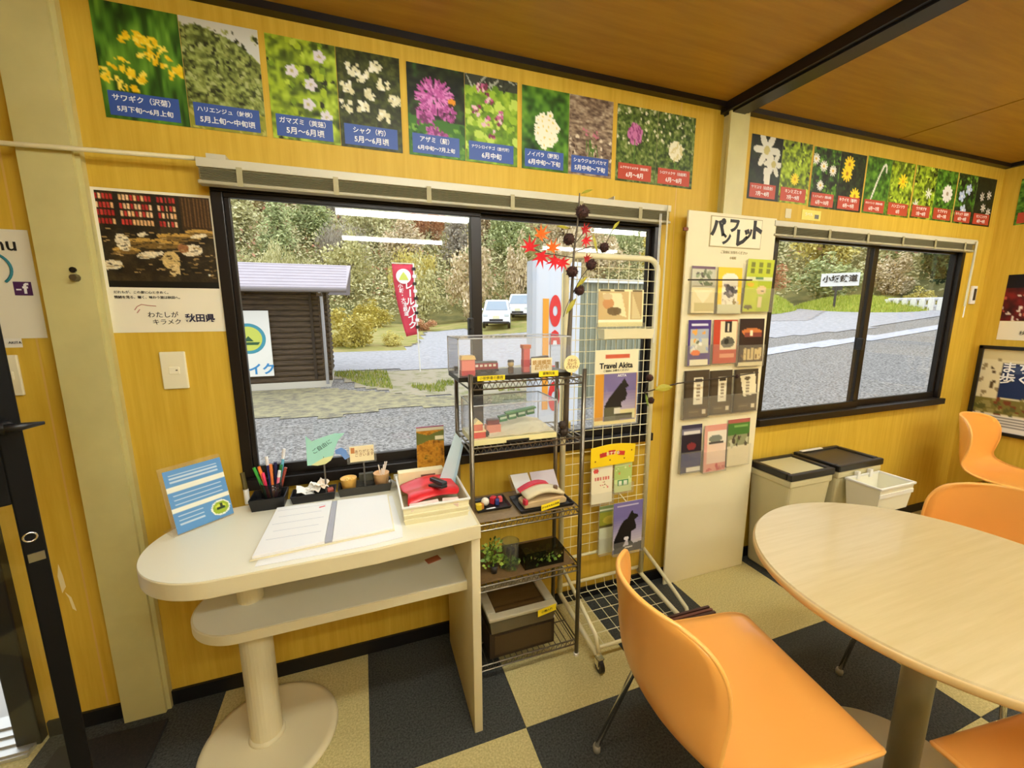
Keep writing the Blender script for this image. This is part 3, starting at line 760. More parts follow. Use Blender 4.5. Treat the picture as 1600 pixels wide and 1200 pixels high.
wl = mat('faint_grey_ink', (196, 200, 206), .7)
for k in range(5):
    build('written_line', MB().obox((-.215, -.21-.045*k, ZB0+.0112), (.14-.02*(k % 2), .0015, .0003)), wl, bd)
build('red_mark', MB().obox((-.155, -.225, ZB0+.0114), (.018, .006, .0004), (0, 0, .3)), mat('red_ink', (214, 60, 60), .6), bd)

# acrylic sign with blue notice
bl = V((-.541, -.261, ZD)); wv = V((.121, .106, 0)); nb = V((-.106, .121, 0)).normalized()
tl_ = R(14); upv = nb*math.sin(tl_)*.2 + V((0, 0, math.cos(tl_)*.2)); fn = wv.cross(upv).normalized()
if fn.y > 0: fn = -fn
sg = root('blue_notice_stand', 'clear acrylic stand with a blue striped notice on the desk end', 'sign', bl+wv*.5)
build('acrylic_stand', MB().slab(bl, wv, upv, fn*.003).slab(bl, wv, nb*.06, V((0, 0, .003))), ACRYL, sg)
def ph_blue():
    a = cv(60, 72, (92, 146, 196))
    for y0, y1 in ((.27, .345), (.60, .66)): rect(a, 0, y0, 1, y1, (236, 236, 216))
    for y in (.08, .13, .18, .40, .47, .54, .72, .79, .85):
        rect(a, .08, y, .9 if y < .6 else .5, y+.022, (196, 214, 226))
    ell(a, .79, .82, .17, .15, (236, 240, 220)); ell(a, .79, .82, .145, .125, (150, 176, 50))
    ell(a, .79, .80, .09, .05, (206, 214, 70)); rect(a, .72, .80, .87, .845, (40, 60, 40)); rect(a, .79, .75, .83, .81, (50, 60, 40)); return a
sheet('notice_sheet', ph_blue(), bl+wv*.06+upv*.94+fn*.004, wv*.94, -upv*.92, .0006, sg)

# black pen tray, pens in a clear cup
pt = root('pen_tray', 'small black open tray holding the pens on the desk', 'tray', (-.322, -.115, ZD))
def tray(mbx, x0, x1, y0, y1, z0, h, t=.003, fl_=.006):
    mbx.box(x0, y0, z0, x1, y1, z0+t)
    mbx.add([(x0, y0, z0), (x1, y0, z0), (x1+fl_, y0-fl_, z0+h), (x0-fl_, y0-fl_, z0+h), (x0, y0+t, z0+t), (x1, y0+t, z0+t), (x1+fl_, y0-fl_+t, z0+h), (x0-fl_, y0-fl_+t, z0+h)], [(0,1,2,3),(5,4,7,6),(3,2,6,7)])
    mbx.add([(x0, y1, z0), (x1, y1, z0), (x1+fl_, y1+fl_, z0+h), (x0-fl_, y1+fl_, z0+h), (x0, y1-t, z0+t), (x1, y1-t, z0+t), (x1+fl_, y1+fl_-t, z0+h), (x0-fl_, y1+fl_-t, z0+h)], [(1,0,3,2),(4,5,6,7),(2,3,7,6)])
    mbx.add([(x0, y0, z0), (x0, y1, z0), (x0-fl_, y1+fl_, z0+h), (x0-fl_, y0-fl_, z0+h), (x0+t, y0, z0+t), (x0+t, y1, z0+t), (x0-fl_+t, y1+fl_, z0+h), (x0-fl_+t, y0-fl_, z0+h)], [(1,0,3,2),(4,5,6,7),(2,3,7,6)])
    mbx.add([(x1, y0, z0), (x1, y1, z0), (x1+fl_, y1+fl_, z0+h), (x1+fl_, y0-fl_, z0+h), (x1-t, y0, z0+t), (x1-t, y1, z0+t), (x1+fl_-t, y1+fl_, z0+h), (x1+fl_-t, y0-fl_, z0+h)], [(0,1,2,3),(5,4,7,6),(3,2,6,7)])
    return mbx
build('tray_body', tray(MB(), -.368, -.276, -.162, -.084, ZD, .040), BLACKP, pt)
build('tray_divider', MB().box(-.366, -.126, ZD, -.278, -.123, ZD+.026), BLACKP, pt)
er = build('eraser', MB().obox((-.312, -.142, ZD+.010), (.022, .014, .013), (0, 0, .4)), mat('ivory_eraser', (236, 226, 186), .7), bevel=.002); tag(er, 'small ivory eraser in the front of the black pen tray', 'eraser')
cu_ = root('pen_cup', 'clear plastic cup full of pens standing in the black tray', 'cup', (-.315, -.105, ZD+.004))
build('cup_wall', MB().lathe([(.030, ZD+.004), (.034, ZD+.075), (.0325, ZD+.075), (.0285, ZD+.006), (.001, ZD+.006)], (-.315, -.106, 0), 20), clear_mat('smoky_cup', tint=(190, 190, 190), gloss=.03, body=.12, bodycol=(90, 90, 90)), cu_, smooth=True)
pens = [((-.022, .0), (-.050, .012), .118, (60, 170, 60), 'green felt pen leaning left in the pen cup'), ((-.008, -.012), (-.028, -.02), .130, (236, 120, 40), 'orange capped pen in the pen cup'),
        ((-.004, .012), (-.012, .02), .150, (40, 44, 120), 'navy pen with white top in the pen cup'), ((.004, -.006), (.002, .0), .128, (232, 130, 60), 'short orange pen in the middle of the cup'),
        ((.010, .014), (.012, .022), .126, (30, 34, 80), 'dark navy pen in the pen cup'), ((.014, .0), (.032, .006), .120, (40, 120, 60), 'dark green pen leaning right in the cup'),
        ((.018, .010), (.044, .016), .172, (110, 190, 220), 'tall light blue pen standing out of the cup'), ((.010, -.014), (.030, -.018), .108, (236, 120, 150), 'pink pen leaning right in the cup'),
        ((-.014, -.012), (-.018, -.022), .108, (226, 50, 90), 'red and pink pen at the front of the cup'), ((.020, -.006), (.046, -.004), .112, (150, 60, 40), 'brown pen at the right of the cup')]
for (a, b), (c, d), L_, col, lab in pens:
    p0 = V((-.315+a*.7, -.106+b*.7, ZD+.008)); p1 = V((-.315+c, -.106+d, ZD+.008+L_)); ax = (p1-p0)
    pr_ = root('pen', lab, 'pen', p0, group='pens in the cup')
    build('barrel', MB().cyl(p0+ax*.06, p0+ax*.82, .0045, n=8), mat('pen_%d_%d_%d' % col, col, .35), pr_, smooth=False)
    build('tip', MB().cyl(p0, p0+ax*.06, .0012, .004, n=8), BLACKP, pr_)
    build('cap', MB().cyl(p0+ax*.80, p1, .0054, .0048, n=8), mat('pen_cap', (238, 238, 240), .35) if col[2] > 100 else mat('pen_%d_%d_%d' % col, col, .35), pr_)
gp = root('glue_tube', 'dark olive marker with white cap leaning at the window edge', 'pen', (-.395, -.075, ZD))
build('barrel', MB().cyl((-.398, -.082, ZD+.05), (-.406, -.070, ZD+.105), .007, n=10), mat('olive_marker', (86, 74, 30), .4), gp)
build('cap', MB().cyl((-.396, -.085, ZD), (-.398, -.082, ZD+.05), .008, n=10), WHITEP, gp)

# second tray with white note slips
t2 = build('note_tray', tray(MB(), -.252, -.124, -.146, -.088, ZD, .028), BLACKP); tag(t2, 'flat black tray holding crumpled white paper slips', 'tray')
for k, (x, y, w_, rx, ry, rz, c) in enumerate([(-.215, -.118, .055, .2, .3, .2, (246, 246, 240)), (-.20, -.112, .05, -.3, -.4, .8, (250, 250, 246)), (-.185, -.118, .045, .35, .2, -.4, (240, 238, 228)), (-.17, -.116, .05, -.2, .4, .5, (246, 240, 226)), (-.16, -.112, .04, .4, -.3, 1.2, (238, 222, 200))]):
    z = ZD+.022+.004*k
    g_ = MB(); n = 5
    Mr = Euler((rx, ry, rz)).to_matrix()
    rows = []
    for i in range(n):
        rows.append([tuple(V((x, y, z+.012)) + Mr @ V(((i/(n-1)-.5)*w_, (j/(n-1)-.5)*w_*.8, .004*math.sin(i*2.1+j*1.7+k)))) for j in range(n)])
    o = build('paper_slip', g_.rowl(rows), mat('slip_%d' % k, c, .8), solid=.0012); tag(o, ('leftmost', 'second', 'middle', 'fourth', 'rightmost')[k]+' crumpled white paper slip in the flat black tray', 'paper', 'paper slips in the tray')
st_ = build('stamp', MB().obox((-.137, -.115, ZD+.020), (.02, .022, .018), (0, 0, .2)), mat('brick_red_stamp', (176, 80, 60), .5), bevel=.003); tag(st_, 'small red brown stamp at the right end of the black tray', 'stamp')

# grey box with two cups
gb = build('grey_organizer', tray(MB(), -.106, .062, -.140, -.082, ZD, .030), clear_mat('smoked_plastic', tint=(150, 146, 136), gloss=.04, body=.45, bodycol=(96, 92, 84))); tag(gb, 'smoky grey organizer box standing between tray and basket', 'organizer')
c1 = root('yellow_cup', 'round yellow cup filled with seeds in the grey organizer', 'cup', (-.076, -.112, ZD+.004))
YC = mat('yellow_cup', (226, 176, 84), .5)
build('cup_body', MB().lathe([(.021, ZD+.004), (.027, ZD+.055), (.028, ZD+.057), (.0255, ZD+.055), (.020, ZD+.05), (.001, ZD+.05)], (-.076, -.112, 0), 20), YC, c1, smooth=True)
for k in range(9):
    build('seed', MB().ball((-.076+.016*math.cos(k*2.4)*(k/9), -.112+.016*math.sin(k*2.4)*(k/9), ZD+.052), .004, 6, 4), mat('seed_beige', (236, 206, 120), .6), c1)
c2 = root('beige_cup', 'beige cup with white sticks standing in the grey organizer', 'cup', (.035, -.112, ZD+.004))
build('cup_body', MB().lathe([(.021, ZD+.004), (.027, ZD+.060), (.028, ZD+.062), (.0255, ZD+.060), (.020, ZD+.052), (.001, ZD+.052)], (.035, -.112, 0), 20), mat('beige_cup', (216, 170, 116), .5), c2, smooth=True)
for k, (dx, dy, h) in enumerate([(-.006, 0, .082), (.008, .006, .078), (.016, -.004, .092), (.002, -.01, .070), (.012, .01, .088)]):
    o = build('white_stick', MB().cyl((.035+dx*.5, -.112+dy*.5, ZD+.053), (.035+dx*1.3, -.112+dy, ZD+h+.01), .0022, n=6), mat('ivory_stick', (240, 226, 210), .5)); tag(o, 'thin white stick standing in the beige cup', 'stick', 'sticks in the beige cup')
bx = build('small_grey_box', MB().box(-.042, -.080, ZD, .008, -.062, ZD+.052), mat('olive_grey', (80, 78, 62), .6), bevel=.002); tag(bx, 'small dark grey box behind the two cups', 'box')

# fish shaped sign on a stick
fs = root('fish_sign', 'mint green fish shaped paper sign on a stick', 'sign', (-.150, -.10, ZD))
fish = [(-.200, .978), (-.182, .958), (-.150, .968), (-.110, .978), (-.078, .976), (-.100, .952), (-.112, .925), (-.120, .895), (-.140, .876), (-.170, .872), (-.202, .874)]
build('fish_shape', MB().prism(fish, -.118, -.1165, axis=1), mat('mint_paper', (166, 224, 206), .7), fs)
build('belly', MB().prism([(-.190, .8745), (-.150, .895), (-.118, .900), (-.128, .884), (-.145, .873), (-.17, .870)], -.119, -.1182, axis=1), mat('pale_yellow_green', (226, 226, 160), .7), fs)
build('wave_shape', MB().prism([(-.112, .918), (-.092, .925), (-.078, .915), (-.066, .888), (-.082, .880), (-.095, .900), (-.112, .905)], -.117, -.1158, axis=1), mat('sky_blue_paper', (110, 150, 210), .7), fs)
text('ご自由に', .018, (-.152, -.1186, .935), (.85, 0, .5), (-.5, 0, .85), mat('green_grey_ink', (80, 110, 100), .6), fs)
build('stick', MB().cyl((-.150, -.114, ZD), (-.150, -.1155, .90), .003, n=6), GREYP, fs)
cs = root('card_on_stick', 'small cream card held on a stick behind the yellow cup', 'card', (-.022, -.10, ZD))
build('card', MB().box(-.066, -.119, .868, .014, -.1178, .925), mat('cream_card', (240, 224, 176), .7), cs)
text('ありがとう\nございます', .013, (-.018, -.1195, .898), TXD, TYD, mat('brown_ink', (150, 100, 60), .6), cs)
build('card_mark', MB().box(-.062, -.1195, .90, -.050, -.119, .92), mat('rust_ink', (200, 130, 70), .6), cs)
build('clear_cover', MB().box(-.076, -.1172, .862, .022, -.1165, .932), CLEARP, cs)
build('stick', MB().cyl((-.022, -.114, ZD), (-.022, -.1155, .87), .003, n=6), GREYP, cs)
# crumpled foil scraps
o = MB(); rr = random.Random(4)
for k in range(9): o.obox((.085+rr.uniform(-.022, .025), -.115+rr.uniform(-.01, .01), ZD+.008+rr.uniform(0, .035)), (.02, .016, .008), (rr.random()*3, rr.random()*3, rr.random()*3))
o.box(.062, -.122, ZD, .112, -.10, ZD+.012)
so = build('foil_scraps', o, mat('grey_foil', (196, 192, 176), .35, metal=.3)); tag(so, 'small heap of crumpled silver wrappers beside the beige cup', 'wrapper')
# autumn leaflet standing
lp = root('autumn_leaflet', 'leaflet with an orange autumn hillside photo standing behind the basket', 'leaflet', (.214, -.118, ZD))
def ph_autumn():
    a = foliage(36, 62, 51, [(110, 70, 16), (170, 112, 24), (200, 140, 40), (90, 84, 30)], 10)
    rect(a, 0, 0, 1, .1, (206, 200, 170)); poly(a, [(0, .12), (.4, .2), (1, .1), (1, .35), (.5, .3), (0, .4)], (104, 110, 50)); rect(a, 0, 0, 1, .025, (150, 70, 110)); rect(a, .66, .22, .96, .30, (230, 222, 180)); return a
sheet('leaflet', ph_autumn(), (.164, -.122, .974), (.101, 0, 0), (.0, .006, -.178), .003, lp)
build('leaflet_stand', MB().box(.160, -.128, ZD, .270, -.095, ZD+.05), clear_mat('leaflet_stand', gloss=.03, body=.15), lp)

# white basket and what is in it
bk = root('white_basket', 'white plastic basket on the desk corner holding red cloth', 'basket', (.18, -.30, ZD))
x0, x1, y0, y1 = .084, .286, -.418, -.165
build('basket_body', tray(MB(), x0+.004, x1-.004, y0+.004, y1-.004, ZD, .058, .003, .004), mat('cream_plastic', (240, 232, 192), .45), bk)
build('basket_rim', MB().box(x0-.004, y0-.004, ZD+.054, x1+.004, y0+.002, ZD+.061).box(x0-.004, y1-.002, ZD+.054, x1+.004, y1+.004, ZD+.061).box(x0-.004, y0, ZD+.054, x0+.002, y1, ZD+.061).box(x1-.002, y0, ZD+.054, x1+.004, y1, ZD+.061), WHITEP, bk, bevel=.002)
for k in range(2): build('basket_rib', MB().box(x0, y0-.0045, ZD+.016+k*.016, x1, y0-.001, ZD+.020+k*.016), mat('cream_plastic', (240, 232, 192), .45), bk)
cbx = root('cream_carton', 'upright cream carton with dark print at the back of the basket', 'box', (.165, -.185, ZD+.004))
build('carton', MB().box(.088, -.205, ZD+.004, .245, -.172, ZD+.085), mat('cream_card2', (240, 226, 178), .6), cbx, bevel=.002)
build('printed_label', MB().box(.165, -.2062, ZD+.050, .215, -.2048, ZD+.070), mat('dark_red_print', (110, 70, 54), .6), cbx)
build('printed_label', MB().box(.145, -.2062, ZD+.045, .155, -.2048, ZD+.060), INK, cbx)
rw = MB(); rows = []
for i in range(9):
    t = i/8
    rows.append([(.096+.172*t+.01*math.sin(j), -.385+.028*j+.030*t, ZD+.058+.012*math.sin(t*3.1)+.008*math.sin(j*1.3+t*2)-(.02 if j in (0, 6) else 0)) for j in range(7)])
o = build('red_cloth', MB().rowl(rows), mat('red_vinyl', (206, 36, 40), .3), solid=.004, smooth=True, subsurf=1); tag(o, 'folded shiny red cloth case lying in the white basket', 'cloth')
sp = root('stapler', 'black and silver stapler lying on the red cloth', 'stapler', (.205, -.34, ZD+.07))
build('base', MB().obox((.200, -.345, ZD+.082), (.022, .09, .008), (-.25, 0, .35)), BLACKP, sp, bevel=.002)
build('arm', MB().obox((.203, -.342, ZD+.096), (.020, .085, .014), (-.12, 0, .35)), mat('gunmetal', (56, 60, 66), .3, metal=.6), sp, bevel=.004)
o = build('paper_bundle', MB().obox((.15, -.398, ZD+.045), (.09, .03, .012), (.3, 0, .1)).obox((.23, -.40, ZD+.045), (.05, .03, .014), (.3, 0, -.2)), mat('pinkish_paper', (232, 206, 190), .7), bevel=.001); tag(o, 'pale pink papers at the front of the white basket', 'paper')
ev = root('blue_envelope', 'pale blue plastic envelope standing tall in the basket', 'envelope', (.26, -.25, ZD+.01))
build('sheet_front', MB().prism([(.205, ZD+.02), (.262, ZD+.03), (.304, ZD+.195), (.282, ZD+.225)], -.255, -.252, axis=1), mat('pale_blue_sheet', (200, 224, 232), .35), ev)
build('sheet_back', MB().prism([(.225, ZD+.02), (.277, ZD+.02), (.312, ZD+.17), (.285, ZD+.222)], -.235, -.232, axis=1), mat('pale_blue_sheet2', (178, 208, 224), .35), ev)
# ================================================================== chrome wire shelf unit
SX0, SX1, SY0, SY1 = .326, .750, -.302, -.075
us = root('wire_shelf_unit', 'chrome wire shelving unit standing before the left window', 'shelf', ((SX0+SX1)/2, -.18, 0))
DCH = mat('dull_chrome', (120, 112, 96), .3, metal=.85)
for x in (SX0, SX1):
    for y in (SY0, SY1):
        p = build('post', MB().cyl((x, y, .012), (x, y, 1.185), .0085, n=10), DCH, us, smooth=True)
        build('foot', MB().lathe([(.011, 0), (.011, .010), (.007, .014)], (x, y, 0), 10), WHITEP, p)
SHZ = (1.155, .93, .645, .405, .075)
for z in SHZ:
    s = MB()
    for dz in (0, -.022):
        s.tube([(SX0, SY0, z+dz), (SX1, SY0, z+dz)], .003, 6).tube([(SX0, SY1, z+dz), (SX1, SY1, z+dz)], .003, 6)
        s.tube([(SX0, SY0, z+dz), (SX0, SY1, z+dz)], .003, 6).tube([(SX1, SY0, z+dz), (SX1, SY1, z+dz)], .003, 6)
    n = 20
    for k in range(n):
        xa = SX0+(SX1-SX0)*k/n; xb = SX0+(SX1-SX0)*(k+1)/n
        s.tube([(xa, SY0, z), ((xa+xb)/2, SY0, z-.022), (xb, SY0, z)], .0018, 4)
    sh_ = build('shelf', s, DCH, us)
    w = MB()
    for k in range(1, 18):
        x = SX0+(SX1-SX0)*k/18; w.cyl((x, SY0, z+.002), (x, SY1, z+.002), .0018, n=5)
    w.cyl((SX0, (SY0+SY1)/2, z-.003), (SX1, (SY0+SY1)/2, z-.003), .0028, n=5)
    build('shelf_wires', w, DCH, sh_)
ZW = .0042
# brown liner boards
for z, c in ((.645, (150, 124, 84)), (.405, (120, 92, 54))):
    o = build('liner_board', MB().box(SX0+.012, SY0+.010, z+ZW, SX1-.012, SY1-.010, z+ZW+.003), mat('liner_%d' % c[0], c, .5, vscale=60, stretch=(1, 8, 1), col2=tuple(int(q*.8) for q in c)), bevel=.0005)
    tag(o, 'brown liner board on the %s wire shelf' % ('middle' if z > .5 else 'plant'), 'board')

def clear_case(name, x0, x1, y0, y1, z0, z1, label, base, basecol, basemat=None):
    c = root(name, label, 'case', ((x0+x1)/2, (y0+y1)/2, z0))
    build('case_base', MB().box(x0, y0, z0, x1, y1, z0+base), basemat or mat(name+'_base', basecol, .35), c, bevel=.001)
    t = .0025; a = z0+base
    build('acrylic_cover', MB().box(x0, y0, a, x1, y0+t, z1).box(x0, y1-t, a, x1, y1, z1).box(x0, y0+t, a, x0+t, y1-t, z1).box(x1-t, y0+t, a, x1, y1-t, z1).box(x0, y0, z1-t, x1, y1, z1), ACRYL, c)
    e = mat('acrylic_edge', (196, 196, 196), .2); g = MB(); q = .0016
    for (xa, ya) in ((x0, y0), (x1, y0), (x0, y1), (x1, y1)): g.box(xa-q, ya-q, a, xa+q, ya+q, z1)
    for (xa, ya, xb, yb) in ((x0, y0, x1, y0), (x0, y1, x1, y1), (x0, y0, x0, y1), (x1, y0, x1, y1)): g.box(xa-q, ya-q, z1-q, xb+q, yb+q, z1+q)
    build('cover_edge', g, e, c)
    return c
MR = lambda c, r_=.5: mat('craft_%d_%d_%d' % tuple(c), c, r_)
def cutbox(o, c, s, rot=(0, 0, 0)): return o.obox(c, s, rot)
# ---- top case: model trains
zc0 = 1.155+ZW
k1 = clear_case('train_display_case', .290, .700, -.290, -.115, zc0, 1.302, 'clear acrylic case with black base and model trains on the top shelf', .016, (16, 14, 14))
zb_ = zc0+.016
def loco(x, y, z, s, label, body, cab, rz=0):
    r_ = root('model_train', label, 'model', (x, y, z), rz=rz, local=True, group='model trains in the top case')
    build('undercarriage', MB().box(-.055*s, -.014*s, .006*s, .055*s, .014*s, .014*s), BLACKP, r_)
    for q in (-.038, -.018, .018, .038):
        build('wheel', MB().cyl((q*s, -.016*s, .007*s), (q*s, .016*s, .007*s), .007*s, n=12), MR((50, 46, 44)), r_)
    b = build('body', MB().box(-.054*s, -.013*s, .014*s, .054*s, .013*s, .036*s), MR(body), r_, bevel=.002)
    build('roof', MB().box(-.052*s, -.012*s, .036*s, .052*s, .012*s, .042*s), MR(cab), b, bevel=.002)
    for q in (-.04, -.024, -.008, .008, .024, .04):
        build('window', MB().box(q*s-.005*s, -.0136*s, .024*s, q*s+.005*s, -.0128*s, .032*s), MR((220, 214, 190)), b)
    return r_
loco(.392, -.215, zb_, 1.0, 'dark red model railcar with grey roof, left in the top case', (140, 26, 40), (90, 90, 86))
loco(.605, -.23, zb_+.02, .8, 'dark maroon model engine at the right end of the top case', (92, 34, 40), (74, 70, 66), .5)
o = root('model_station', 'pink and red toy station block at the left end of the top case', 'model', (.322, -.25, zb_))
build('wall_block', MB().box(.306, -.265, zb_, .352, -.235, zb_+.055), MR((226, 130, 112)), o, bevel=.001)
build('brick_band', MB().box(.3055, -.266, zb_+.002, .3525, -.234, zb_+.018), MR((190, 56, 60)), o)
build('roof', MB().prism([(.303, zb_+.055), (.355, zb_+.055), (.350, zb_+.068), (.308, zb_+.068)], -.268, -.232, axis=1), MR((226, 190, 120)), o)
o = root('model_signal', 'small brown and cream toy figure in the middle of the top case', 'figure', (.485, -.25, zb_))
build('body', MB().box(.476, -.256, zb_, .494, -.244, zb_+.022), MR((80, 56, 34)), o, bevel=.002); build('head', MB().ball((.485, -.25, zb_+.033), .012, 10, 6), MR((196, 170, 110)), o, smooth=True)
build('hat', MB().lathe([(.013, zb_+.040), (.010, zb_+.047), (.001, zb_+.048)], (.485, -.25, 0), 10), MR((40, 36, 30)), o)
o = root('model_tower', 'pink red toy tower beside the yellow label in the top case', 'model', (.545, -.24, zb_))
build('tower', MB().box(.533, -.252, zb_, .557, -.228, zb_+.085), MR((206, 96, 90)), o, bevel=.001); build('tower_top', MB().box(.530, -.255, zb_+.085, .560, -.225, zb_+.098), MR((214, 120, 80)), o)
build('tower_band', MB().box(.5325, -.2525, zb_+.02, .5575, -.2275, zb_+.045), MR((186, 50, 60)), o)
def ytag(x0, x1, z0, z1, y, label, s='ご自由にご覧ください', tilt=0):
    r_ = root('yellow_label', label, 'label', ((x0+x1)/2, y, z0))
    build('label_tape', MB().slab((x0, y, z0), (x1-x0, 0, tilt), (0, .001, 0), (0, 0, z1-z0)), YTAG, r_)
    text(s, min((x1-x0)*.95/len(s), .012), ((x0+x1)/2, y-.0006, (z0+z1)/2+tilt/2), (x1-x0, 0, tilt), (0, 0, 1), mat('dark_label_ink', (90, 80, 30), .6), r_)
ytag(.352, .449, zc0+.001, zc0+.018, -.2925, 'yellow label strip on the left front of the top case', '小坂鉄道の車両')
ytag(.575, .650, zc0+.004, zc0+.024, -.2925, 'short yellow label on the right front of the top case', '貨物列車')
cc_ = root('case_card', 'cream printed card standing inside the top case', 'card', (.61, -.265, zb_))
build('card', MB().box(.555, -.270, zb_, .635, -.2685, zb_+.052), mat('cream_card', (240, 224, 176), .7), cc_)
text('鉄道模型\n展示中', .018, (.595, -.2706, zb_+.026), TXD, TYD, mat('gold_ink', (190, 140, 40), .6), cc_, bold=.02)
rs_ = root('round_tag', 'round cream tag with small writing at the right of the top shelf', 'tag', (.688, -.318, 1.17))
build('tag_disc', MB().cyl((.690, -.318, 1.207), (.690, -.3165, 1.207), .031, n=28), mat('cream_tag', (240, 226, 160), .6), rs_)
text('さわら\nないで\nください', .0125, (.690, -.3186, 1.207), TXD, TYD, mat('brown_ink', (150, 100, 60), .6), rs_, bold=.01)
build('tag_clip', MB().box(.687, -.3165, 1.165, .693, -.3035, 1.185), CHROME, rs_)
# ---- second case: diorama
zc1 = .93+ZW
k2 = clear_case('diorama_case', .336, .650, -.288, -.115, zc1, 1.075, 'clear acrylic case with a cream landscape diorama on the second shelf', .020, (232, 222, 160))
zd_ = zc1+.020
rows = []
rr = random.Random(9)
for i in range(13):
    rows.append([(.395+.248*i/12, -.280+.155*j/8, zd_+.002+.026*math.exp(-((i-8)**2)/14)*(j/8)+.004*rr.random()) for j in range(9)])
o = build('diorama_ground', MB().rowl(rows), mat('plaster_ground', (226, 214, 176), .8), solid=.003); tag(o, 'cream plaster hill inside the diorama case', 'diorama')
o = root('toy_station', 'red and cream toy building at the left of the diorama', 'model', (.362, -.25, zd_))
build('walls', MB().box(.342, -.268, zd_, .386, -.232, zd_+.022), MR((200, 60, 46)), o, bevel=.001); build('upper_floor', MB().box(.344, -.266, zd_+.026, .376, -.234, zd_+.050), MR((214, 110, 84)), o, bevel=.001)
build('cornice', MB().box(.341, -.269, zd_+.022, .387, -.231, zd_+.026), MR((236, 206, 150)), o); build('roof', MB().prism([(.342, zd_+.050), (.378, zd_+.050), (.36, zd_+.066)], -.268, -.232, axis=1), MR((236, 214, 150)), o)
build('dark_shed', MB().box(.387, -.262, zd_, .400, -.236, zd_+.018), MR((50, 44, 34)), o)
o = root('toy_train', 'green toy train standing on the diorama hill', 'model', (.53, -.2, zd_+.03))
for k in range(4): build('wagon', MB().obox((.470+.036*k, -.20, zd_+.047+.006*k), (.032, .022, .022), (0, -.12, 0)), MR((44, 110, 64)), o, bevel=.002)
for k in range(4): build('window_band', MB().obox((.470+.036*k, -.2115, zd_+.050+.006*k), (.026, .001, .008), (0, -.12, 0)), MR((180, 200, 170)), o)
build('roof', MB().obox((.540, -.20, zd_+.072), (.12, .024, .006), (0, -.12, 0)), MR((86, 150, 90)), o)
o = root('toy_railcar', 'small maroon toy railcar near the toy building in the diorama', 'model', (.425, -.22, zd_))
build('body', MB().box(.402, -.232, zd_+.034, .448, -.212, zd_+.050), MR((120, 60, 60)), o, bevel=.002); build('embankment', MB().box(.398, -.236, zd_+.002, .452, -.208, zd_+.034), MR((206, 130, 110)), o); build('roof', MB().box(.404, -.230, zd_+.050, .446, -.214, zd_+.055), MR((110, 104, 110)), o)
o = build('diorama_nameplate', MB().box(.455, -.2915, zc1+.001, .54, -.2885, zc1+.010), BLACKP); tag(o, 'dark name strip on the front of the diorama case', 'label')
o = build('dark_seed_cluster', MB().ball((.672, -.29, zc1+.045), .016, 10, 6).ball((.680, -.285, zc1+.020), .018, 10, 6).cyl((.676, -.286, zc1), (.672, -.29, zc1+.03), .008).box(.664, -.296, zc1, .690, -.272, zc1+.004), mat('dark_seed', (54, 40, 26), .8)); tag(o, 'dark dried seed cluster at the right of the diorama case', 'dried plant')
# ---- middle shelf: craft trays
zm = .645+ZW+.0035
def craft_tray(x0, x1, y0, y1, h, label): 
    o = build('craft_tray', tray(MB(), x0, x1, y0, y1, zm, h, .003, .006), BLACKP); tag(o, label, 'tray', 'black craft trays'); return o
craft_tray(.365, .490, -.225, -.130, .012, 'black craft tray with small coloured toys, left on the middle shelf')
craft_tray(.515, .725, -.285, -.160, .014, 'black craft tray with a wooden toy train, right on the middle shelf')
for k, (x, y, r_, c, lab) in enumerate([(.372, -.205, .012, (226, 190, 40), 'yellow toy block in the left craft tray'), (.405, -.18, .016, (236, 226, 200), 'white toy ball in the left craft tray'), (.440, -.17, .013, (196, 40, 50), 'red toy block in the left craft tray'), (.452, -.185, .010, (50, 66, 130), 'blue toy block in the left craft tray'), (.470, -.165, .010, (230, 90, 90), 'pink toy block at the end of the left craft tray'), (.383, -.200, .011, (190, 120, 40), 'tan toy block in the left craft tray')]):
    if k in (1,): o = build('toy_ball', MB().ball((x, y, zm+.004+r_), r_, 12, 8), MR(c), smooth=True)
    else: o = build('toy_block', MB().obox((x, y, zm+.004+r_), (r_*1.8, r_*1.5, r_*2), (0, 0, .4*k)), MR(c), bevel=.002)
    tag(o, lab, 'toy')
o = build('white_slip', MB().obox((.418, -.2165, zm+.006), (.036, .012, .002), (0, 0, .1)), PAPER); tag(o, 'tiny white paper slip in the left craft tray', 'paper')
tt = root('wooden_toy_train', 'wooden toy train with curved cream roof and red stripe', 'toy', (.62, -.225, zm+.004))
zq = zm+.004
build('bed', MB().prism([(.535, zq), (.710, zq), (.712, zq+.018), (.690, zq+.030), (.560, zq+.026), (.535, zq+.016)], -.262, -.190, axis=1), MR((206, 176, 126), .6), tt, bevel=.004)
rows = [[(.545+.155*i/10, -.262+.07*j/3, zq+.032+.026*math.sin(math.pi*(i+.6)/11.2)) for j in range(4)] for i in range(11)]
build('curved_roof', MB().rowl(rows), MR((226, 212, 170), .6), tt, solid=.012, smooth=True)
rows = [[(.540+.120*i/8, -.200+.03*j/2, zq+.036+.030*math.sin(math.pi*(i+.4)/11)) for j in range(3)] for i in range(9)]
build('red_stripe', MB().rowl(rows), MR((206, 50, 66)), tt, solid=.008)
build('red_front', MB().obox((.541, -.255, zq+.026), (.014, .018, .022), (0, 0, .3)), MR((206, 50, 66)), tt, bevel=.002)
build('chimney', MB().cyl((.672, -.24, zq+.045), (.672, -.24, zq+.066), .009, n=12), MR((110, 84, 60)), tt)
ytag(.590, .665, zm+.002, zm+.026, -.2935, 'yellow label strip in front of the wooden toy train', '木のおもちゃ列車', .012)
ld = root('clear_tray_cover', 'clear lid with white sheets propped against the back of the middle shelf', 'lid', (.70, -.1, zm))
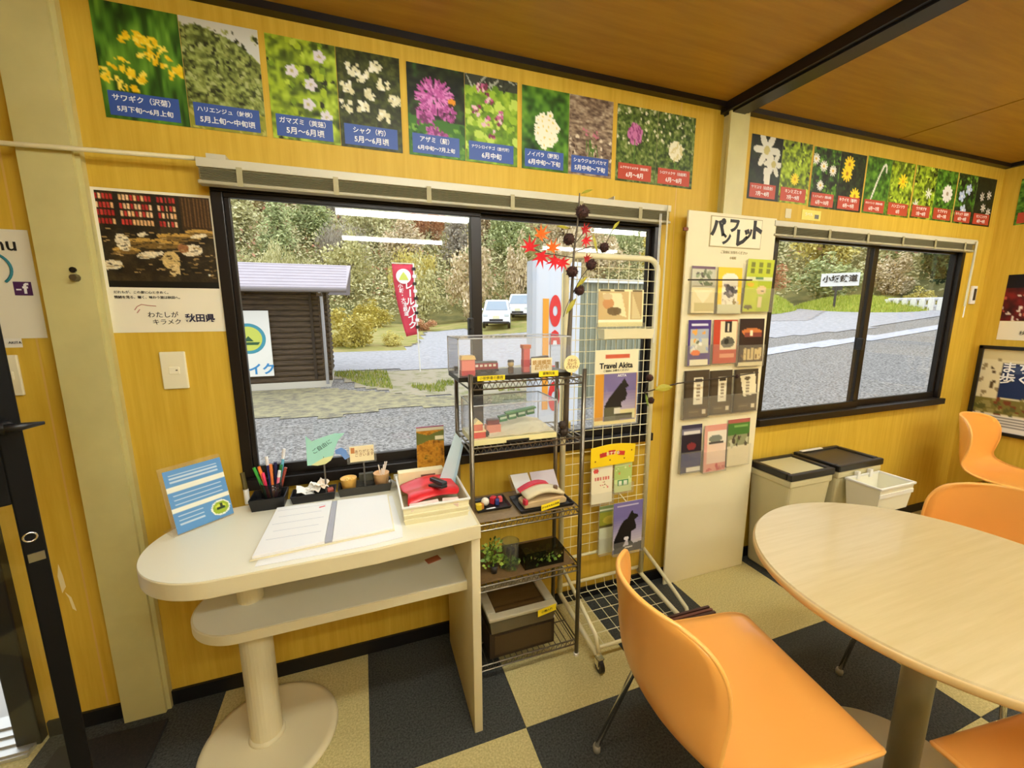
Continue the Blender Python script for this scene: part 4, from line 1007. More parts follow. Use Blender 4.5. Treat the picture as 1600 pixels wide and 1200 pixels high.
build('lid_frame', MB().slab((.535, -.150, zm+.002), (.20, 0, 0), (-.008, .055, .075), (0, -.0025, .002)), ACRYL, ld)
build('white_sheet', MB().slab((.545, -.150, zm+.018), (.075, 0, 0), (-.012, .045, .062), (0, -.001, .001)), PAPER, ld)
build('grey_sheet', MB().slab((.622, -.150, zm+.018), (.11, 0, 0), (-.004, .045, .062), (0, -.001, .001)), mat('lilac_paper', (216, 208, 214), .6), ld)
# ---- plant shelf
zp = .405+ZW+.0035
def sprig(o, x, y, z, n, h, s, seed, cols):
    r3 = random.Random(seed); g = MB()
    for k in range(n):
        a = r3.random()*6.28; q = r3.random()*s; p = V((x+math.cos(a)*q, y+math.sin(a)*q*.7, z+r3.random()*h)); L_ = .012+.01*r3.random()
        d = V((math.cos(a), math.sin(a), r3.random()-.2)).normalized()*L_; e = d.orthogonal().normalized()*L_*.35
        g.add([p, p+d*.5+e, p+d, p+d*.5-e], [(0, 1, 2, 3)])
    return build(o, g, mat('sprig_leaf', (110, 140, 40), .6, island=[(60, 90, 20), (120, 150, 40), (170, 186, 70)]), cur)
cur = root('potted_sprig', 'light green leafy plant in a dark pot on the plant shelf', 'plant', (.412, -.235, zp))
build('pot', MB().lathe([(.012, zp), (.016, zp+.03), (.014, zp+.03), (.001, zp+.026)], (.418, -.245, 0), 14), MR((40, 34, 26)), cur, smooth=True)
sprig('leaves', .412, -.235, zp+.025, 110, .095, .036, 3, None)
build('stem', MB().tube([(.418, -.245, zp+.026), (.412, -.24, zp+.07), (.405, -.235, zp+.11)], .0015, 5), MR((90, 110, 40)), cur)
cur = root('moss_jar', 'clear jar of green moss with a dark stopper on the plant shelf', 'jar', (.487, -.235, zp))
build('jar_wall', MB().lathe([(.030, zp), (.033, zp+.004), (.033, zp+.10), (.035, zp+.112), (.033, zp+.112), (.030, zp+.10), (.030, zp+.006), (.001, zp+.006)], (.487, -.235, 0), 24), clear_mat('jar_glass', tint=(240, 246, 236), gloss=.03, body=.03), cur, smooth=True)
sprig('moss', .487, -.235, zp+.006, 90, .03, .026, 5, None)
build('dark_stone', MB().obox((.487, -.240, zp+.072), (.030, .022, .028), (.2, .1, .3)), MR((40, 30, 24)), cur, bevel=.004)
build('stone_stem', MB().cyl((.487, -.24, zp+.01), (.487, -.24, zp+.06), .002, n=5), MR((90, 80, 40)), cur)
cur = root('terrarium_box', 'dark clear box of moss and pebbles on the plant shelf', 'terrarium', (.615, -.24, zp))
build('box_wall', MB().box(.533, -.275, zp, .697, -.273, zp+.065).box(.533, -.202, zp, .697, -.200, zp+.065).box(.533, -.275, zp, .535, -.2, zp+.065).box(.695, -.275, zp, .697, -.2, zp+.065).box(.533, -.275, zp+.065, .697, -.2, zp+.067), clear_mat('dark_box', tint=(176, 170, 140), gloss=.04, body=.10, bodycol=(70, 66, 40)), cur)
build('soil', MB().box(.537, -.271, zp, .693, -.204, zp+.022), mat('soil', (44, 42, 22), .95, vscale=80, col2=(70, 74, 36)), cur)
sprig('moss', .615, -.24, zp+.02, 130, .03, .07, 8, None)
for k, x in enumerate((.575, .625, .668, .690)): build('pebble', MB().ball((x, -.268, zp+.040), .007, 8, 5), MR((226, 216, 190)), cur, smooth=True)
# ---- bottom: brown box with clear container on it
zz = .075+ZW
o = root('brown_box', 'dark brown wooden box on the lowest wire shelf', 'box', (.52, -.2, zz))
build('box_body', MB().box(.385, -.288, zz, .655, -.10, zz+.108), mat('dark_brown_wood', (56, 40, 20), .5, vscale=6, stretch=(8, 1, 1), col2=(40, 28, 14)), o, bevel=.002)
build('box_face', MB().box(.405, -.2905, zz+.015, .64, -.288, zz+.095), mat('dark_brown_panel', (66, 48, 22), .45), o)
zc2 = zz+.1095
o = root('clear_container', 'clear plastic food container with grey lid and yellow label', 'container', (.52, -.2, zc2))
build('container_body', tray(MB(), .392, .648, -.292, -.112, zc2, .060, .002, .008), clear_mat('container_plastic', tint=(220, 214, 196), gloss=.04, body=.22, bodycol=(176, 164, 130)), o)
lm = mat('container_lid', (176, 166, 136), .35)
build('lid_rim', MB().box(.380, -.304, zc2+.058, .660, -.270, zc2+.072).box(.380, -.134, zc2+.058, .660, -.100, zc2+.072).box(.380, -.27, zc2+.058, .416, -.134, zc2+.072).box(.624, -.27, zc2+.058, .660, -.134, zc2+.072), lm, o, bevel=.004)
build('lid_centre', MB().box(.416, -.27, zc2+.060, .624, -.134, zc2+.064), clear_mat('lid_clear', tint=(190, 170, 130), gloss=.05, body=.35, bodycol=(120, 90, 50)), o)
ytag(.575, .652, zc2+.036, zc2+.064, -.3065, 'yellow label strip on the clear food container', '小物入れ', .012)

# ================================================================== white mesh rack on casters
RX0, RX1, RY = .797, 1.247, -.05
rk = root('mesh_rack', 'ivory wire mesh display rack on casters beside the window', 'rack', ((RX0+RX1)/2, -.2, 0))
path = [(RX0, RY, .10), (RX0, RY, 1.56)] + [(RX0+.055-.055*math.cos(t), RY, 1.56+.055*math.sin(t)) for t in np.linspace(.2, 1.57, 6)] + [(RX1-.055+.055*math.sin(t), RY, 1.56+.055*math.cos(t)) for t in np.linspace(0, 1.4, 6)] + [(RX1, RY, 1.56), (RX1, RY, .10)]
build('frame_tube', MB().tube(path, .0125, 10), IVORY, rk, smooth=True)
g = MB()
for k in range(1, 9):
    x = RX0+(RX1-RX0)*k/9; g.cyl((x, RY, .27), (x, RY, 1.605), .0017, n=5)
vg = build('vertical_wires', g, IVORY, rk)
g = MB()
for k in range(27):
    z = .27+.05*k; g.cyl((RX0, RY-.003, z), (RX1, RY-.003, z), .0017, n=5)
build('horizontal_wires', g, IVORY, rk)
for x in (RX0, RX1):
    build('foot_bar', MB().tube([(x, RY+.02, .10), (x, RY-.02, .09), (x, -.395, .055)], .011, 8), IVORY, rk, smooth=True)
    build('brace', MB().tube([(x+.004, RY, .235), (x+.004, -.20, .185), (x+.004, -.36, .125), (x+.002, -.392, .07)], .009, 8), IVORY, rk, smooth=True)
    for y in (-.40,):
        c = build('caster_fork', MB().box(x-.014, y-.014, .030, x-.009, y+.012, .06).box(x+.009, y-.014, .030, x+.014, y+.012, .06).box(x-.014, y-.014, .056, x+.014, y+.012, .062), CHROME, rk)
        build('caster_wheel', MB().cyl((x-.008, y-.005, .026), (x+.008, y-.005, .026), .026, n=18), BLACKP, c, smooth=False)
        build('wheel_hub', MB().cyl((x-.0095, y-.005, .026), (x+.0095, y-.005, .026), .011, n=12), CHROME, c)
build('lower_bar', MB().cyl((RX0, RY, .265), (RX1, RY, .265), .007, n=8), IVORY, rk)
build('rear_bar', MB().cyl((RX0, RY+.02, .115), (RX1, RY+.02, .115), .008, n=8), IVORY, rk)
build('front_bar', MB().cyl((RX0, -.36, .062), (RX1, -.36, .062), .007, n=8), IVORY, rk)
g = MB()
for k in range(1, 9):
    x = RX0+(RX1-RX0)*k/9; g.tube([(x, RY+.02, .112), (x, RY+.01, .07), (x, -.36, .062)], .0016, 5)
build('tray_wires', g, IVORY, rk)
g = MB()
for k in range(6):
    y = RY-.005-.06*k; g.cyl((RX0, y, .069-.001*k), (RX1, y, .069-.001*k), .0016, n=5)
build('tray_cross_wires', g, IVORY, rk)
build('clamp', MB().box(RX0-.02, RY-.03, .89, RX0+.022, RY-.0, .925), mat('brass_clamp', (190, 176, 110), .4, metal=.4), rk, bevel=.004)
# brochures in holders on the mesh
def holder(x0, x1, z0, z1, y, parent, lip=.45):
    t = .0015; d = .022
    m = MB().box(x0-.004, y-d, z0-.004, x1+.004, y, z0-.0025)
    m.box(x0-.004, y-d, z0-.004, x1+.004, y-d+t, z0+(z1-z0)*lip).box(x0-.004, y-d, z0-.004, x0-.004+t, y, z0+(z1-z0)*lip).box(x1+.004-t, y-d, z0-.004, x1+.004, y, z0+(z1-z0)*lip).box(x0-.004, y-t, z0-.004, x1+.004, y, z1*.92+z0*.08)
    return build('clear_pocket', m, CLEARP, parent)
def leaflet(name, a, x0, x1, z0, z1, y, label, cat='brochure', group=None, lean=.004, t=.004, lip=.45, pocket=True, skew=0.0, texts=()):
    r_ = root(name, label, cat, ((x0+x1)/2, y, z0), group=group)
    sheet('cover', a, (x0+skew, y-.006, z1), (x1-x0, 0, 0), (-skew, -lean, -(z1-z0)), t, r_)
    if pocket: holder(min(x0, x0+skew), max(x1, x1+skew), z0, z1, y, r_, lip)
    for (s, sz, fx, fz, m, bold) in texts:
        text(s, sz, (x0+(x1-x0)*fx, y-.0072-lean*(1-fz), z0+(z1-z0)*fz), TXD, TYD, m, r_, bold=bold)
    return r_
YR = RY-.012
def pr_book():
    a = cv(50, 46, (240, 228, 172)); rs = RS(61)
    rect(a, .0, .06, .66, .80, (206, 178, 120)); rect(a, .70, .06, .96, .80, (190, 164, 110))
    rect(a, .68, .0, .70, .85, (246, 238, 190))
    for x0 in (.05, .35, .74): rect(a, x0, .03, x0+.22, .075, (96, 84, 54))
    poly(a, [(.1, .12), (.5, .1), (.62, .75), (.3, .6)], (236, 224, 170)); ell(a, .22, .38, .12, .14, (196, 140, 84)); ell(a, .35, .58, .16, .1, (110, 90, 54)); ell(a, .2, .2, .1, .08, (214, 190, 140))
    poly(a, [(.74, .1), (.95, .78), (.74, .78)], (214, 196, 140)); rect(a, 0, .84, 1, 1, (226, 214, 150))
    rect(a, 0, .80, 1, .86, (250, 244, 206)); return a
leaflet('picture_magazine', pr_book(), .940, 1.165, 1.325, 1.482, YR, 'cream magazine with brown pictures in the upper pocket of the mesh rack', lip=.1)
o = build('ivory_tray_pocket', tray(MB(), .948, 1.190, -.112, -.066, 1.276, .040, .003, .004), IVORY); tag(o, 'ivory wire pocket tray below the picture magazine', 'tray')
def pr_travel():
    a = cv(56, 76, (240, 232, 190)); rect(a, .24, .07, .78, .12, (206, 96, 66))
    rect(a, .02, .31, .98, .93, (214, 150, 50)); rect(a, .02, .93, .98, 1, (240, 224, 150))
    rect(a, .22, .31, .96, .95, (120, 108, 150))
    for k in range(8): rect(a, .22, .55+k*.04, .96, .60+k*.04, (136+k*8, 124+k*8, 156+k*5))
    poly(a, [(.24, .74), (.36, .62), (.44, .56), (.52, .50), (.62, .44), (.68, .38), (.74, .44), (.80, .49), (.72, .52), (.76, .60), (.72, .68), (.62, .70), (.64, .78), (.5, .78), (.25, .80)], (34, 30, 28))
    rect(a, .24, .76, .6, .95, (96, 94, 70)); rect(a, .46, .78, .6, .86, (220, 214, 190)); rect(a, .6, .80, .96, .93, (230, 220, 160)); rect(a, .5, .86, .9, .93, (80, 76, 54)); return a
leaflet('travel_brochure', pr_travel(), .935, 1.155, .892, 1.225, YR, 'orange and purple Travel Akita brochure with a black dog on the mesh rack', lip=.12, texts=[('Travel Akita', .034, .48, .79, INK, .03), ('ご自由にお持ちください', .012, .48, .725, INK, 0), ('AKITA', .016, .62, .655, INKW, .02)])
# yellow headed pocket with two long leaflets
yh = root('yellow_leaflet_header', 'yellow arched header with red badges above the long leaflets', 'sign', (1.045, YR, .70))
yp = [(.922, .70), (1.150, .705), (1.156, .79)] + [(1.156-.234*t, .790+.012*math.sin(t*3.14)) for t in np.linspace(.1, 1, 8)]
build('header_card', MB().prism(yp, YR-.018, YR-.016, axis=1), mat('bright_yellow_card', (250, 214, 20), .5), yh)
for k, x in enumerate((.985, 1.030, 1.080)): build('red_badge', MB().obox((x, YR-.0185, .755+.008*(k % 2)), (.036, .001, .020), (0, -.15+.15*k, 0)), mat('badge_red', (196, 50, 40), .5), yh, bevel=.003)
for k in range(6): build('dot', MB().ball((.945+.038*k, YR-.0185, .728+.035*(k % 2)), .004, 6, 4, sy=.2), mat('badge_brown', (150, 80, 30), .5), yh)
text('おすすめ', .018, (1.035, YR-.0195, .758), TXD, TYD, mat('cream_ink', (252, 240, 200), .5), yh, bold=.02)
def pr_pink(): 
    a = cv(30, 60, (244, 236, 200)); rs = RS(64); flower(a, .22, .16, .12, 6, (206, 60, 60), (220, 160, 60), .8)
    for k in range(6): rect(a, .16+.12*k, .32, .24+.12*k, .40, (214, 110, 96))
    scatter(a, 8, rs, (.2, .42, .8, .6), .04, .03, [(214, 120, 100), (150, 120, 60)]); return a
def pr_green():
    a = cv(30, 60, (206, 220, 150)); rs = RS(65); rect(a, 0, .2, 1, .6, (176, 200, 110)); scatter(a, 10, rs, (.1, .2, .9, .6), .06, .04, [(220, 228, 170), (150, 180, 90), (220, 140, 80)]); rect(a, .2, .62, .8, .8, (70, 140, 80)); rect(a, .28, .65, .45, .78, (230, 236, 210)); rect(a, .55, .65, .72, .78, (230, 236, 210)); return a
leaflet('tall_leaflet', pr_pink(), .935, 1.045, .52, .705, YR, 'long cream leaflet with a red flower under the yellow header', group='long leaflets under the yellow header', lip=.3)
leaflet('tall_leaflet', pr_green(), 1.055, 1.150, .56, .715, YR, 'long pale green leaflet beside the cream one under the yellow header', group='long leaflets under the yellow header', lip=.3)
def pr_field():
    a = cv(26, 60, (228, 232, 200)); rect(a, 0, 0, 1, .14, (130, 150, 90)); rect(a, 0, .06, 1, .10, (230, 232, 200)); rect(a, 0, .14, 1, .40, (160, 160, 50)); ell(a, .6, .3, .4, .2, (200, 186, 70)); rect(a, 0, .40, 1, .45, (110, 100, 50)); return a
leaflet('field_leaflet', pr_field(), .985, 1.085, .262, .500, YR, 'pale leaflet with a yellow field photo low on the mesh rack', lip=.35)
def pr_dog():
    a = cv(50, 80, (116, 106, 156))
    for k in range(12): rect(a, 0, .3+k*.05, 1, .36+k*.05, (120+k*9, 112+k*9, 158+k*5))
    poly(a, [(.05, .88), (.05, .72), (.25, .45), (.36, .36), (.48, .33), (.56, .24), (.64, .18), (.68, .25), (.82, .28), (.84, .33), (.72, .38), (.78, .50), (.78, .56), (.62, .60), (.62, .78), (.72, .84), (.55, .88), (.5, .70), (.42, .78), (.3, .96), (.08, 1)], (22, 18, 16))
    ell(a, .46, .72, .09, .06, (226, 220, 220)); rect(a, .12, .06, .85, .09, (196, 190, 206)); poly(a, [(.05, .9), (1, .82), (1, 1), (.05, 1)], (70, 66, 60)); ell(a, .55, .9, .14, .03, (220, 216, 206)); return a
leaflet('dog_brochure', pr_dog(), 1.010, 1.165, .300, .545, YR-.075, 'purple brochure with a black sitting dog, lowest on the mesh rack', lip=.25)
build('hanger_rod', MB().cyl((1.09, YR-.07, .53), (1.09, YR-.002, .55), .003, n=6).cyl((1.09, YR-.07, .35), (1.09, YR-.002, .35), .003, n=6), IVORY, rk)

# ================================================================== dried autumn branch
YB = -.232
br = root('autumn_branch', 'dried branch with brown seed balls and red maple leaves', 'branch', (.69, YB, zc1))
BARK = mat('grey_bark', (96, 84, 66), .8); TWIG = mat('dark_twig', (58, 48, 34), .8)
stem = [(.715, YB, zc1), (.716, YB, 1.12), (.722, YB, 1.31), (.728, YB, 1.45), (.733, YB, 1.60), (.745, YB, 1.70), (.750, YB, 1.80)]
build('stem', MB().tube(stem, [.011, .0105, .0095, .006, .004, .003, .0022], 8), BARK, br, smooth=True)
SEED = mat('brown_seed', (70, 34, 22), .85, vscale=120, col2=(36, 18, 12))
def seedball(x, z, r_, y=YB-.01):
    g = MB().ball((x, y, z), r_, 12, 8); r3 = random.Random(int(x*1000))
    for k in range(40):
        d = V((r3.gauss(0, 1), r3.gauss(0, 1), r3.gauss(0, 1))).normalized(); p = V((x, y, z))+d*r_*.95
        g.cyl(p, p+d*r_*.28, r_*.12, .0003, n=4)
    return build('seed_ball', g, SEED, br)
balls = [(.757, 1.735, .023), (.706, 1.641, .020), (.851, 1.620, .017), (.798, 1.557, .019), (.722, 1.530, .020), (.754, 1.465, .018)]
for x, z, r_ in balls:
    seedball(x, z, r_)
    near = min(stem, key=lambda p: abs(p[2]-(z-.05))); 
    build('twig', MB().tube([near, ((near[0]+x)/2, YB-.006, (near[2]+z)/2+.01), (x, YB-.01, z)], .0016, 5), TWIG, br)
def maple(x, z, s, c, rot, tilt=.3, y=YB-.015):
    pts = []
    for k, (ang, L_) in enumerate([(-90, .25), (-60, .35), (-35, .62), (-15, .28), (10, .9), (32, .34), (52, .98), (72, .36), (90, 1.05), (108, .36), (128, .98), (148, .34), (170, .9), (195, .28), (215, .62), (240, .35)]):
        pts.append((math.cos(R(ang))*L_*s, math.sin(R(ang))*L_*s))
    M = Euler((tilt, .25, 0)).to_matrix() @ Matrix.Rotation(rot, 3, 'Y')
    vs = [V((x, y, z)) + M @ V((p[0], -.004*abs(p[0])/s, p[1])) for p in pts]; ctr = V((x, y, z))
    o = build('maple_leaf', MB().add([ctr]+vs, [(0, k+1, (k+1) % len(vs)+1) for k in range(len(vs))]), c, br, solid=.0008)
    return o
RED = mat('maple_red', (214, 26, 40), .5); ORL = mat('maple_orange', (238, 104, 26), .5); DRED = mat('maple_dark_red', (170, 22, 30), .5)
for x, z, s, c, rot in [(.596, 1.648, .040, ORL, .3), (.556, 1.605, .042, RED, -.4), (.598, 1.578, .044, RED, 2.6), (.640, 1.606, .036, ORL, .1), (.652, 1.566, .040, RED, 3.4), (.680, 1.560, .036, RED, 2.2), (.765, 1.675, .030, DRED, .9), (.770, 1.640, .030, RED, 2.0), (.776, 1.576, .026, DRED, 1.0)]:
    maple(x, z, s, c, rot)
build('twig', MB().tube([(.733, YB, 1.58), (.66, YB-.008, 1.585), (.60, YB-.014, 1.59), (.556, YB-.014, 1.605)], .0016, 5).tube([(.66, YB-.008, 1.585), (.62, YB-.01, 1.62), (.596, YB-.014, 1.645)], .0013, 5).tube([(.738, YB, 1.63), (.76, YB-.008, 1.66), (.768, YB-.01, 1.69)], .0014, 5), TWIG, br)
LEAF = mat('yellow_green_leaf', (176, 166, 50), .6)
def slim(x, z, L_, ang, w=.22, y=YB-.014, parent=None, c=None):
    d = V((math.cos(ang), -.1, math.sin(ang))).normalized(); e = V((-math.sin(ang), .3, math.cos(ang)))
    p = V((x, y, z)); vs = [p]; n = 6
    rows = []
    for k in range(n+1):
        t = k/n; wd_ = w*L_*math.sin(math.pi*min(t*.92+.04, 1))*.5; c_ = p+d*L_*t+V((0, 0, -.15*L_*t*t))
        rows.append([c_+e*wd_, c_-V((0, .004, 0)), c_-e*wd_])
    return build('leaf', MB().rowl(rows), c or LEAF, parent or br, solid=.0006)
for x, z, L_, ang in [(.750, 1.795, .045, .5), (.655, 1.680, .050, .05), (.880, 1.680, .048, 1.0), (.800, 1.665, .06, -1.3), (.740, 1.475, .06, .9), (.700, 1.380, .075, 1.1), (.790, 1.56, .03, -.6)]:
    slim(x, z, L_, ang)
build('twig', MB().tube([(.851, YB-.01, 1.620), (.87, YB-.012, 1.66), (.885, YB-.014, 1.69)], .0013, 5).tube([(.728, YB, 1.45), (.70, YB-.01, 1.40), (.69, YB-.012, 1.37)], .0013, 5), TWIG, br)

# ================================================================== leaflet board
BY = -.062
lb = root('leaflet_board', 'tall cream leaflet board leaning by the right post', 'board', (1.63, BY, 0))
bx0, bx1 = 1.385, 1.918
build('board_panel', MB().box(bx0, BY, 0, bx1, BY+.010, 1.83), mat('cream_board', (240, 230, 188), .5), lb, bevel=.002)
tf = build('title_panel', MB().box(1.515, BY-.0035, 1.685, 1.82, BY, 1.812), mat('cream_board2', (246, 238, 200), .5), lb, bevel=.0008)
build('title_shadow', MB().box(1.511, BY-.002, 1.681, 1.824, BY-.0002, 1.816), mat('tan_edge', (186, 170, 120), .6), lb)
for s, x, z, sz, rt in (('パ', 1.554, 1.760, .084, .0), ('ン', 1.607, 1.718, .058, .12), ('フ', 1.650, 1.776, .066, .0), ('レ', 1.696, 1.722, .084, .0), ('ッ', 1.738, 1.750, .060, .1), ('ト', 1.786, 1.762, .090, .0)):
    text(s, sz, (x, BY-.0042, z), (math.cos(rt), 0, math.sin(rt)), (-math.sin(rt), 0, math.cos(rt)), INK, tf, bold=.06)
text('ご自由にお持ちください', .015, (1.665, BY-.001, 1.660), TXD, TYD, mat('olive_ink', (150, 134, 84), .6), lb)
text('小坂町', .014, (1.66, BY-.001, 1.635), TXD, TYD, mat('olive_ink', (150, 134, 84), .6), lb)
build('stand_hook', MB().box(1.365, BY-.0, 1.742, 1.39, BY+.008, 1.756), mat('rust_hook', (120, 60, 30), .6), lb)
def band(cols):
    a = cv(28, 44, cols[0][2])
    for y0, y1, c in cols: rect(a, 0, y0, 1, y1, c)
    return a
def pr_a1():
    a = band([(0, .06, (110, 80, 96)), (.06, .46, (206, 204, 176)), (.46, 1, (236, 222, 164))]); rs = RS(71); scatter(a, 14, rs, (.1, .12, .9, .42), .09, .05, [(110, 120, 84), (190, 190, 160), (90, 84, 70), (150, 160, 120)])
    poly(a, [(.1, .5), (.9, .5), (.5, .8)], (246, 236, 190)); rect(a, .15, .78, .95, .95, (206, 190, 126)); return a
def pr_a2():
    a = band([(0, 1, (246, 208, 40))]); poly(a, [(.18, .2), (.82, .2), (.82, 1), (.18, 1)], (246, 240, 214)); ell(a, .5, .22, .3, .14, (246, 240, 214)); rs = RS(72)
    scatter(a, 16, rs, (.2, .38, .8, .62), .09, .07, [(90, 84, 84), (60, 56, 60), (150, 140, 140)]); scatter(a, 10, rs, (.15, .7, .85, .8), .06, .03, [(150, 130, 80), (220, 210, 180)]); rect(a, 0, .8, 1, 1, (216, 214, 170)); return a
def pr_a3():
    a = band([(0, 1, (196, 206, 44))]); 
    for i in range(3):
        for j in range(2): rect(a, .14+.28*i, .06+.13*j, .30+.28*i, .15+.13*j, (120, 126, 30))
    rect(a, 0, .34, 1, .40, (226, 230, 190)); rect(a, .35, .35, .65, .39, (90, 130, 90)); poly(a, [(.45, .42), (.95, .42), (.95, 1), (.5, 1)], (176, 190, 40))
    ell(a, .62, .58, .18, .13, (236, 206, 150)); ell(a, .66, .6, .04, .03, (40, 30, 24)); rect(a, .55, .7, .68, .9, (236, 214, 160)); ell(a, .2, .9, .16, .07, (90, 80, 30)); ell(a, .2, .48, .12, .06, (230, 180, 50)); return a
def pr_b1():
    a = band([(0, .2, (70, 46, 120)), (.2, .42, (170, 180, 190)), (.42, .72, (206, 206, 180)), (.72, .86, (70, 46, 120)), (.86, 1, (240, 232, 196))]); rect(a, 0, 0, .1, 1, (70, 46, 120)); rect(a, .9, 0, 1, 1, (70, 46, 120)); rect(a, .15, .08, .85, .13, (226, 226, 236))
    rs = RS(73); scatter(a, 12, rs, (.15, .25, .85, .65), .1, .06, [(230, 170, 80), (240, 236, 220), (110, 116, 90), (160, 180, 210)]); ell(a, .35, .72, .2, .1, (226, 110, 40)); return a
def pr_b2():
    a = band([(0, 1, (190, 66, 40))]); rect(a, .28, .05, .95, .68, (240, 226, 180)); rect(a, .46, .05, .74, .3, (34, 28, 24)); rect(a, .56, .08, .64, .28, (230, 220, 190)); ell(a, .6, .52, .28, .2, (96, 92, 78)); ell(a, .55, .5, .1, .1, (50, 48, 40)); rect(a, .3, .78, .9, .86, (226, 150, 110)); return a
def pr_b3():
    a = band([(0, .55, (46, 28, 24)), (.55, 1, (60, 44, 34))]); rs = RS(74); ell(a, .5, .28, .4, .12, (206, 120, 60)); rect(a, .2, .3, .9, .38, (130, 60, 50)); rect(a, .44, .24, .54, .36, (246, 230, 190))
    for k in range(5): rect(a, .2+.15*k, .62+.02*(k % 2), .32+.15*k, .86, (214, 186, 120))
    scatter(a, 14, rs, (.15, .62, .95, .95), .05, .03, [(226, 206, 150), (120, 90, 50)]); rect(a, 0, .9, 1, 1, (226, 212, 160)); return a
def pr_c(k):
    a = band([(0, 1, (74, 62, 44))]); rs = RS(75+k); rect(a, 0, 0, .12, 1, (56, 46, 32)); rect(a, .2, .8, .95, .95, (96, 80, 58)); rect(a, .75, .82, .9, .92, (226, 210, 170)); rect(a, .24, .83, .6, .86, (130, 112, 80))
    if k < 2: rect(a, .38, .16, .76, .70, (240, 232, 200)); rect(a, .42, .18, .72, .24, (60, 50, 40))
    else: poly(a, [(.24, .12), (.86, .10), (.95, .58), (.42, .64)], (240, 230, 190)); ell(a, .55, .22, .12, .07, (90, 76, 50))
    for q in range(5): rect(a, .50, .3+.07*q, .64, .33+.07*q, (150, 134, 104))
    return a
def pr_d1():
    a = band([(0, .1, (56, 50, 70)), (.1, .2, (120, 116, 130)), (.2, .6, (40, 32, 44)), (.6, .86, (36, 40, 96)), (.86, 1, (70, 66, 90))]); ell(a, .5, .45, .22, .12, (130, 46, 50)); rect(a, .1, .14, .9, .2, (226, 220, 210)); rect(a, .3, .88, .95, .97, (230, 224, 200)); return a
def pr_d2():
    a = band([(0, .14, (226, 160, 140)), (.14, .40, (240, 230, 206)), (.40, .82, (240, 214, 186)), (.82, 1, (226, 160, 140))]); rect(a, 0, 0, .14, 1, (226, 166, 146)); ell(a, .5, .30, .3, .12, (130, 136, 120)); rect(a, .2, .36, .85, .41, (70, 66, 60)); rs = RS(78); scatter(a, 8, rs, (.2, .86, .9, .96), .08, .04, [(190, 80, 80), (200, 120, 110)]); return a
def pr_d3():
    a = band([(0, .08, (170, 90, 80)), (.08, .34, (74, 120, 50)), (.34, .56, (150, 150, 110)), (.56, 1, (236, 224, 180))]); rs = RS(79); scatter(a, 14, rs, (0, .34, 1, .56), .08, .05, [(80, 70, 50), (200, 196, 160), (110, 120, 70)]); rect(a, .3, .14, .9, .18, (130, 170, 90)); return a
rowsL = [
 [(pr_a1(), 1.418, 1.552, 1.382, 1.592, 'pale brochure with a small landscape, first in the top row of the leaflet board', 0), (pr_a2(), 1.572, 1.716, 1.380, 1.592, 'yellow arched brochure in the middle of the top row of the board', 0), (pr_a3(), 1.728, 1.898, 1.388, 1.636, 'tall lime green brochure with a white mascot free cover, top right of the board', .022)],
 [(pr_b1(), 1.420, 1.552, 1.139, 1.350, 'purple framed brochure, first in the second row of the board', 0), (pr_b2(), 1.570, 1.716, 1.142, 1.350, 'red brochure with a grey photo in the second row of the board', 0), (pr_b3(), 1.732, 1.892, 1.122, 1.354, 'dark brown photo brochure at the right of the second row', 0)],
 [(pr_c(0), 1.416, 1.566, .880, 1.113, 'dark brown brochure with a white slip, first in the third row of the board', 0), (pr_c(1), 1.570, 1.712, .888, 1.106, 'dark brown brochure with a white slip, middle of the third row', 0), (pr_c(2), 1.726, 1.884, .888, 1.104, 'dark brown brochure with a slanted white card, right of the third row', 0)],
 [(pr_d1(), 1.425, 1.548, .606, .846, 'dark navy brochure, first in the bottom row of the board', 0), (pr_d2(), 1.567, 1.708, .592, .832, 'pink brochure with a grey photo in the bottom row of the board', 0), (pr_d3(), 1.716, 1.862, .605, .848, 'green and white brochure at the right of the bottom row', 0)]]
for row in rowsL:
    for a, x0, x1, z0, z1, lab, sk in row:
        lab = lab.replace('tall lime green brochure with a white mascot free cover', 'tall lime green brochure with a grid of small pictures')
        leaflet('brochure', a, x0, x1, z0, z1, BY-.003, lab, group='brochures on the leaflet board', lean=.010, skew=sk)
# thin rods across the pockets
o = build('thin_rod', MB().tube([(1.362, -.112, 1.526), (1.55, -.114, 1.530), (1.735, -.112, 1.534)], .0035, 6), mat('dark_rod', (52, 44, 36), .5)); tag(o, 'thin dark rod lying across the top row of brochures', 'rod')
tw = root('twig_spray', 'dark twig with brown seeds and a yellow leaf reaching across the third row', 'branch', (1.5, -.115, 1.06))
build('stem', MB().tube([(1.160, -.115, 1.035), (1.25, -.115, 1.052), (1.34, -.116, 1.066), (1.60, -.118, 1.078), (1.83, -.116, 1.092)], [.0025, .003, .0035, .004, .003], 6), TWIG, tw, smooth=True)
for x, z, r_ in ((1.182, 1.100, .016), (1.196, .998, .015), (1.690, 1.080, .009)):
    g = MB().ball((x, -.118, z), r_, 10, 7); r3 = random.Random(int(x*999))
    for k in range(26):
        d = V((r3.gauss(0, 1), r3.gauss(0, 1), r3.gauss(0, 1))).normalized(); p = V((x, -.118, z))+d*r_*.9; g.cyl(p, p+d*r_*.3, r_*.14, .0003, n=4)
    build('seed_ball', g, SEED, tw)
build('twig', MB().tube([(1.16, -.115, 1.035), (1.182, -.118, 1.10)], .0014, 5).tube([(1.16, -.115, 1.035), (1.196, -.118, .998)], .0014, 5), TWIG, tw)
slim(1.215, 1.045, .09, .25, .35, -.118, tw); slim(1.165, 1.03, .05, -1.3, .3, -.118, tw, mat('green_leaf', (120, 140, 50), .6))

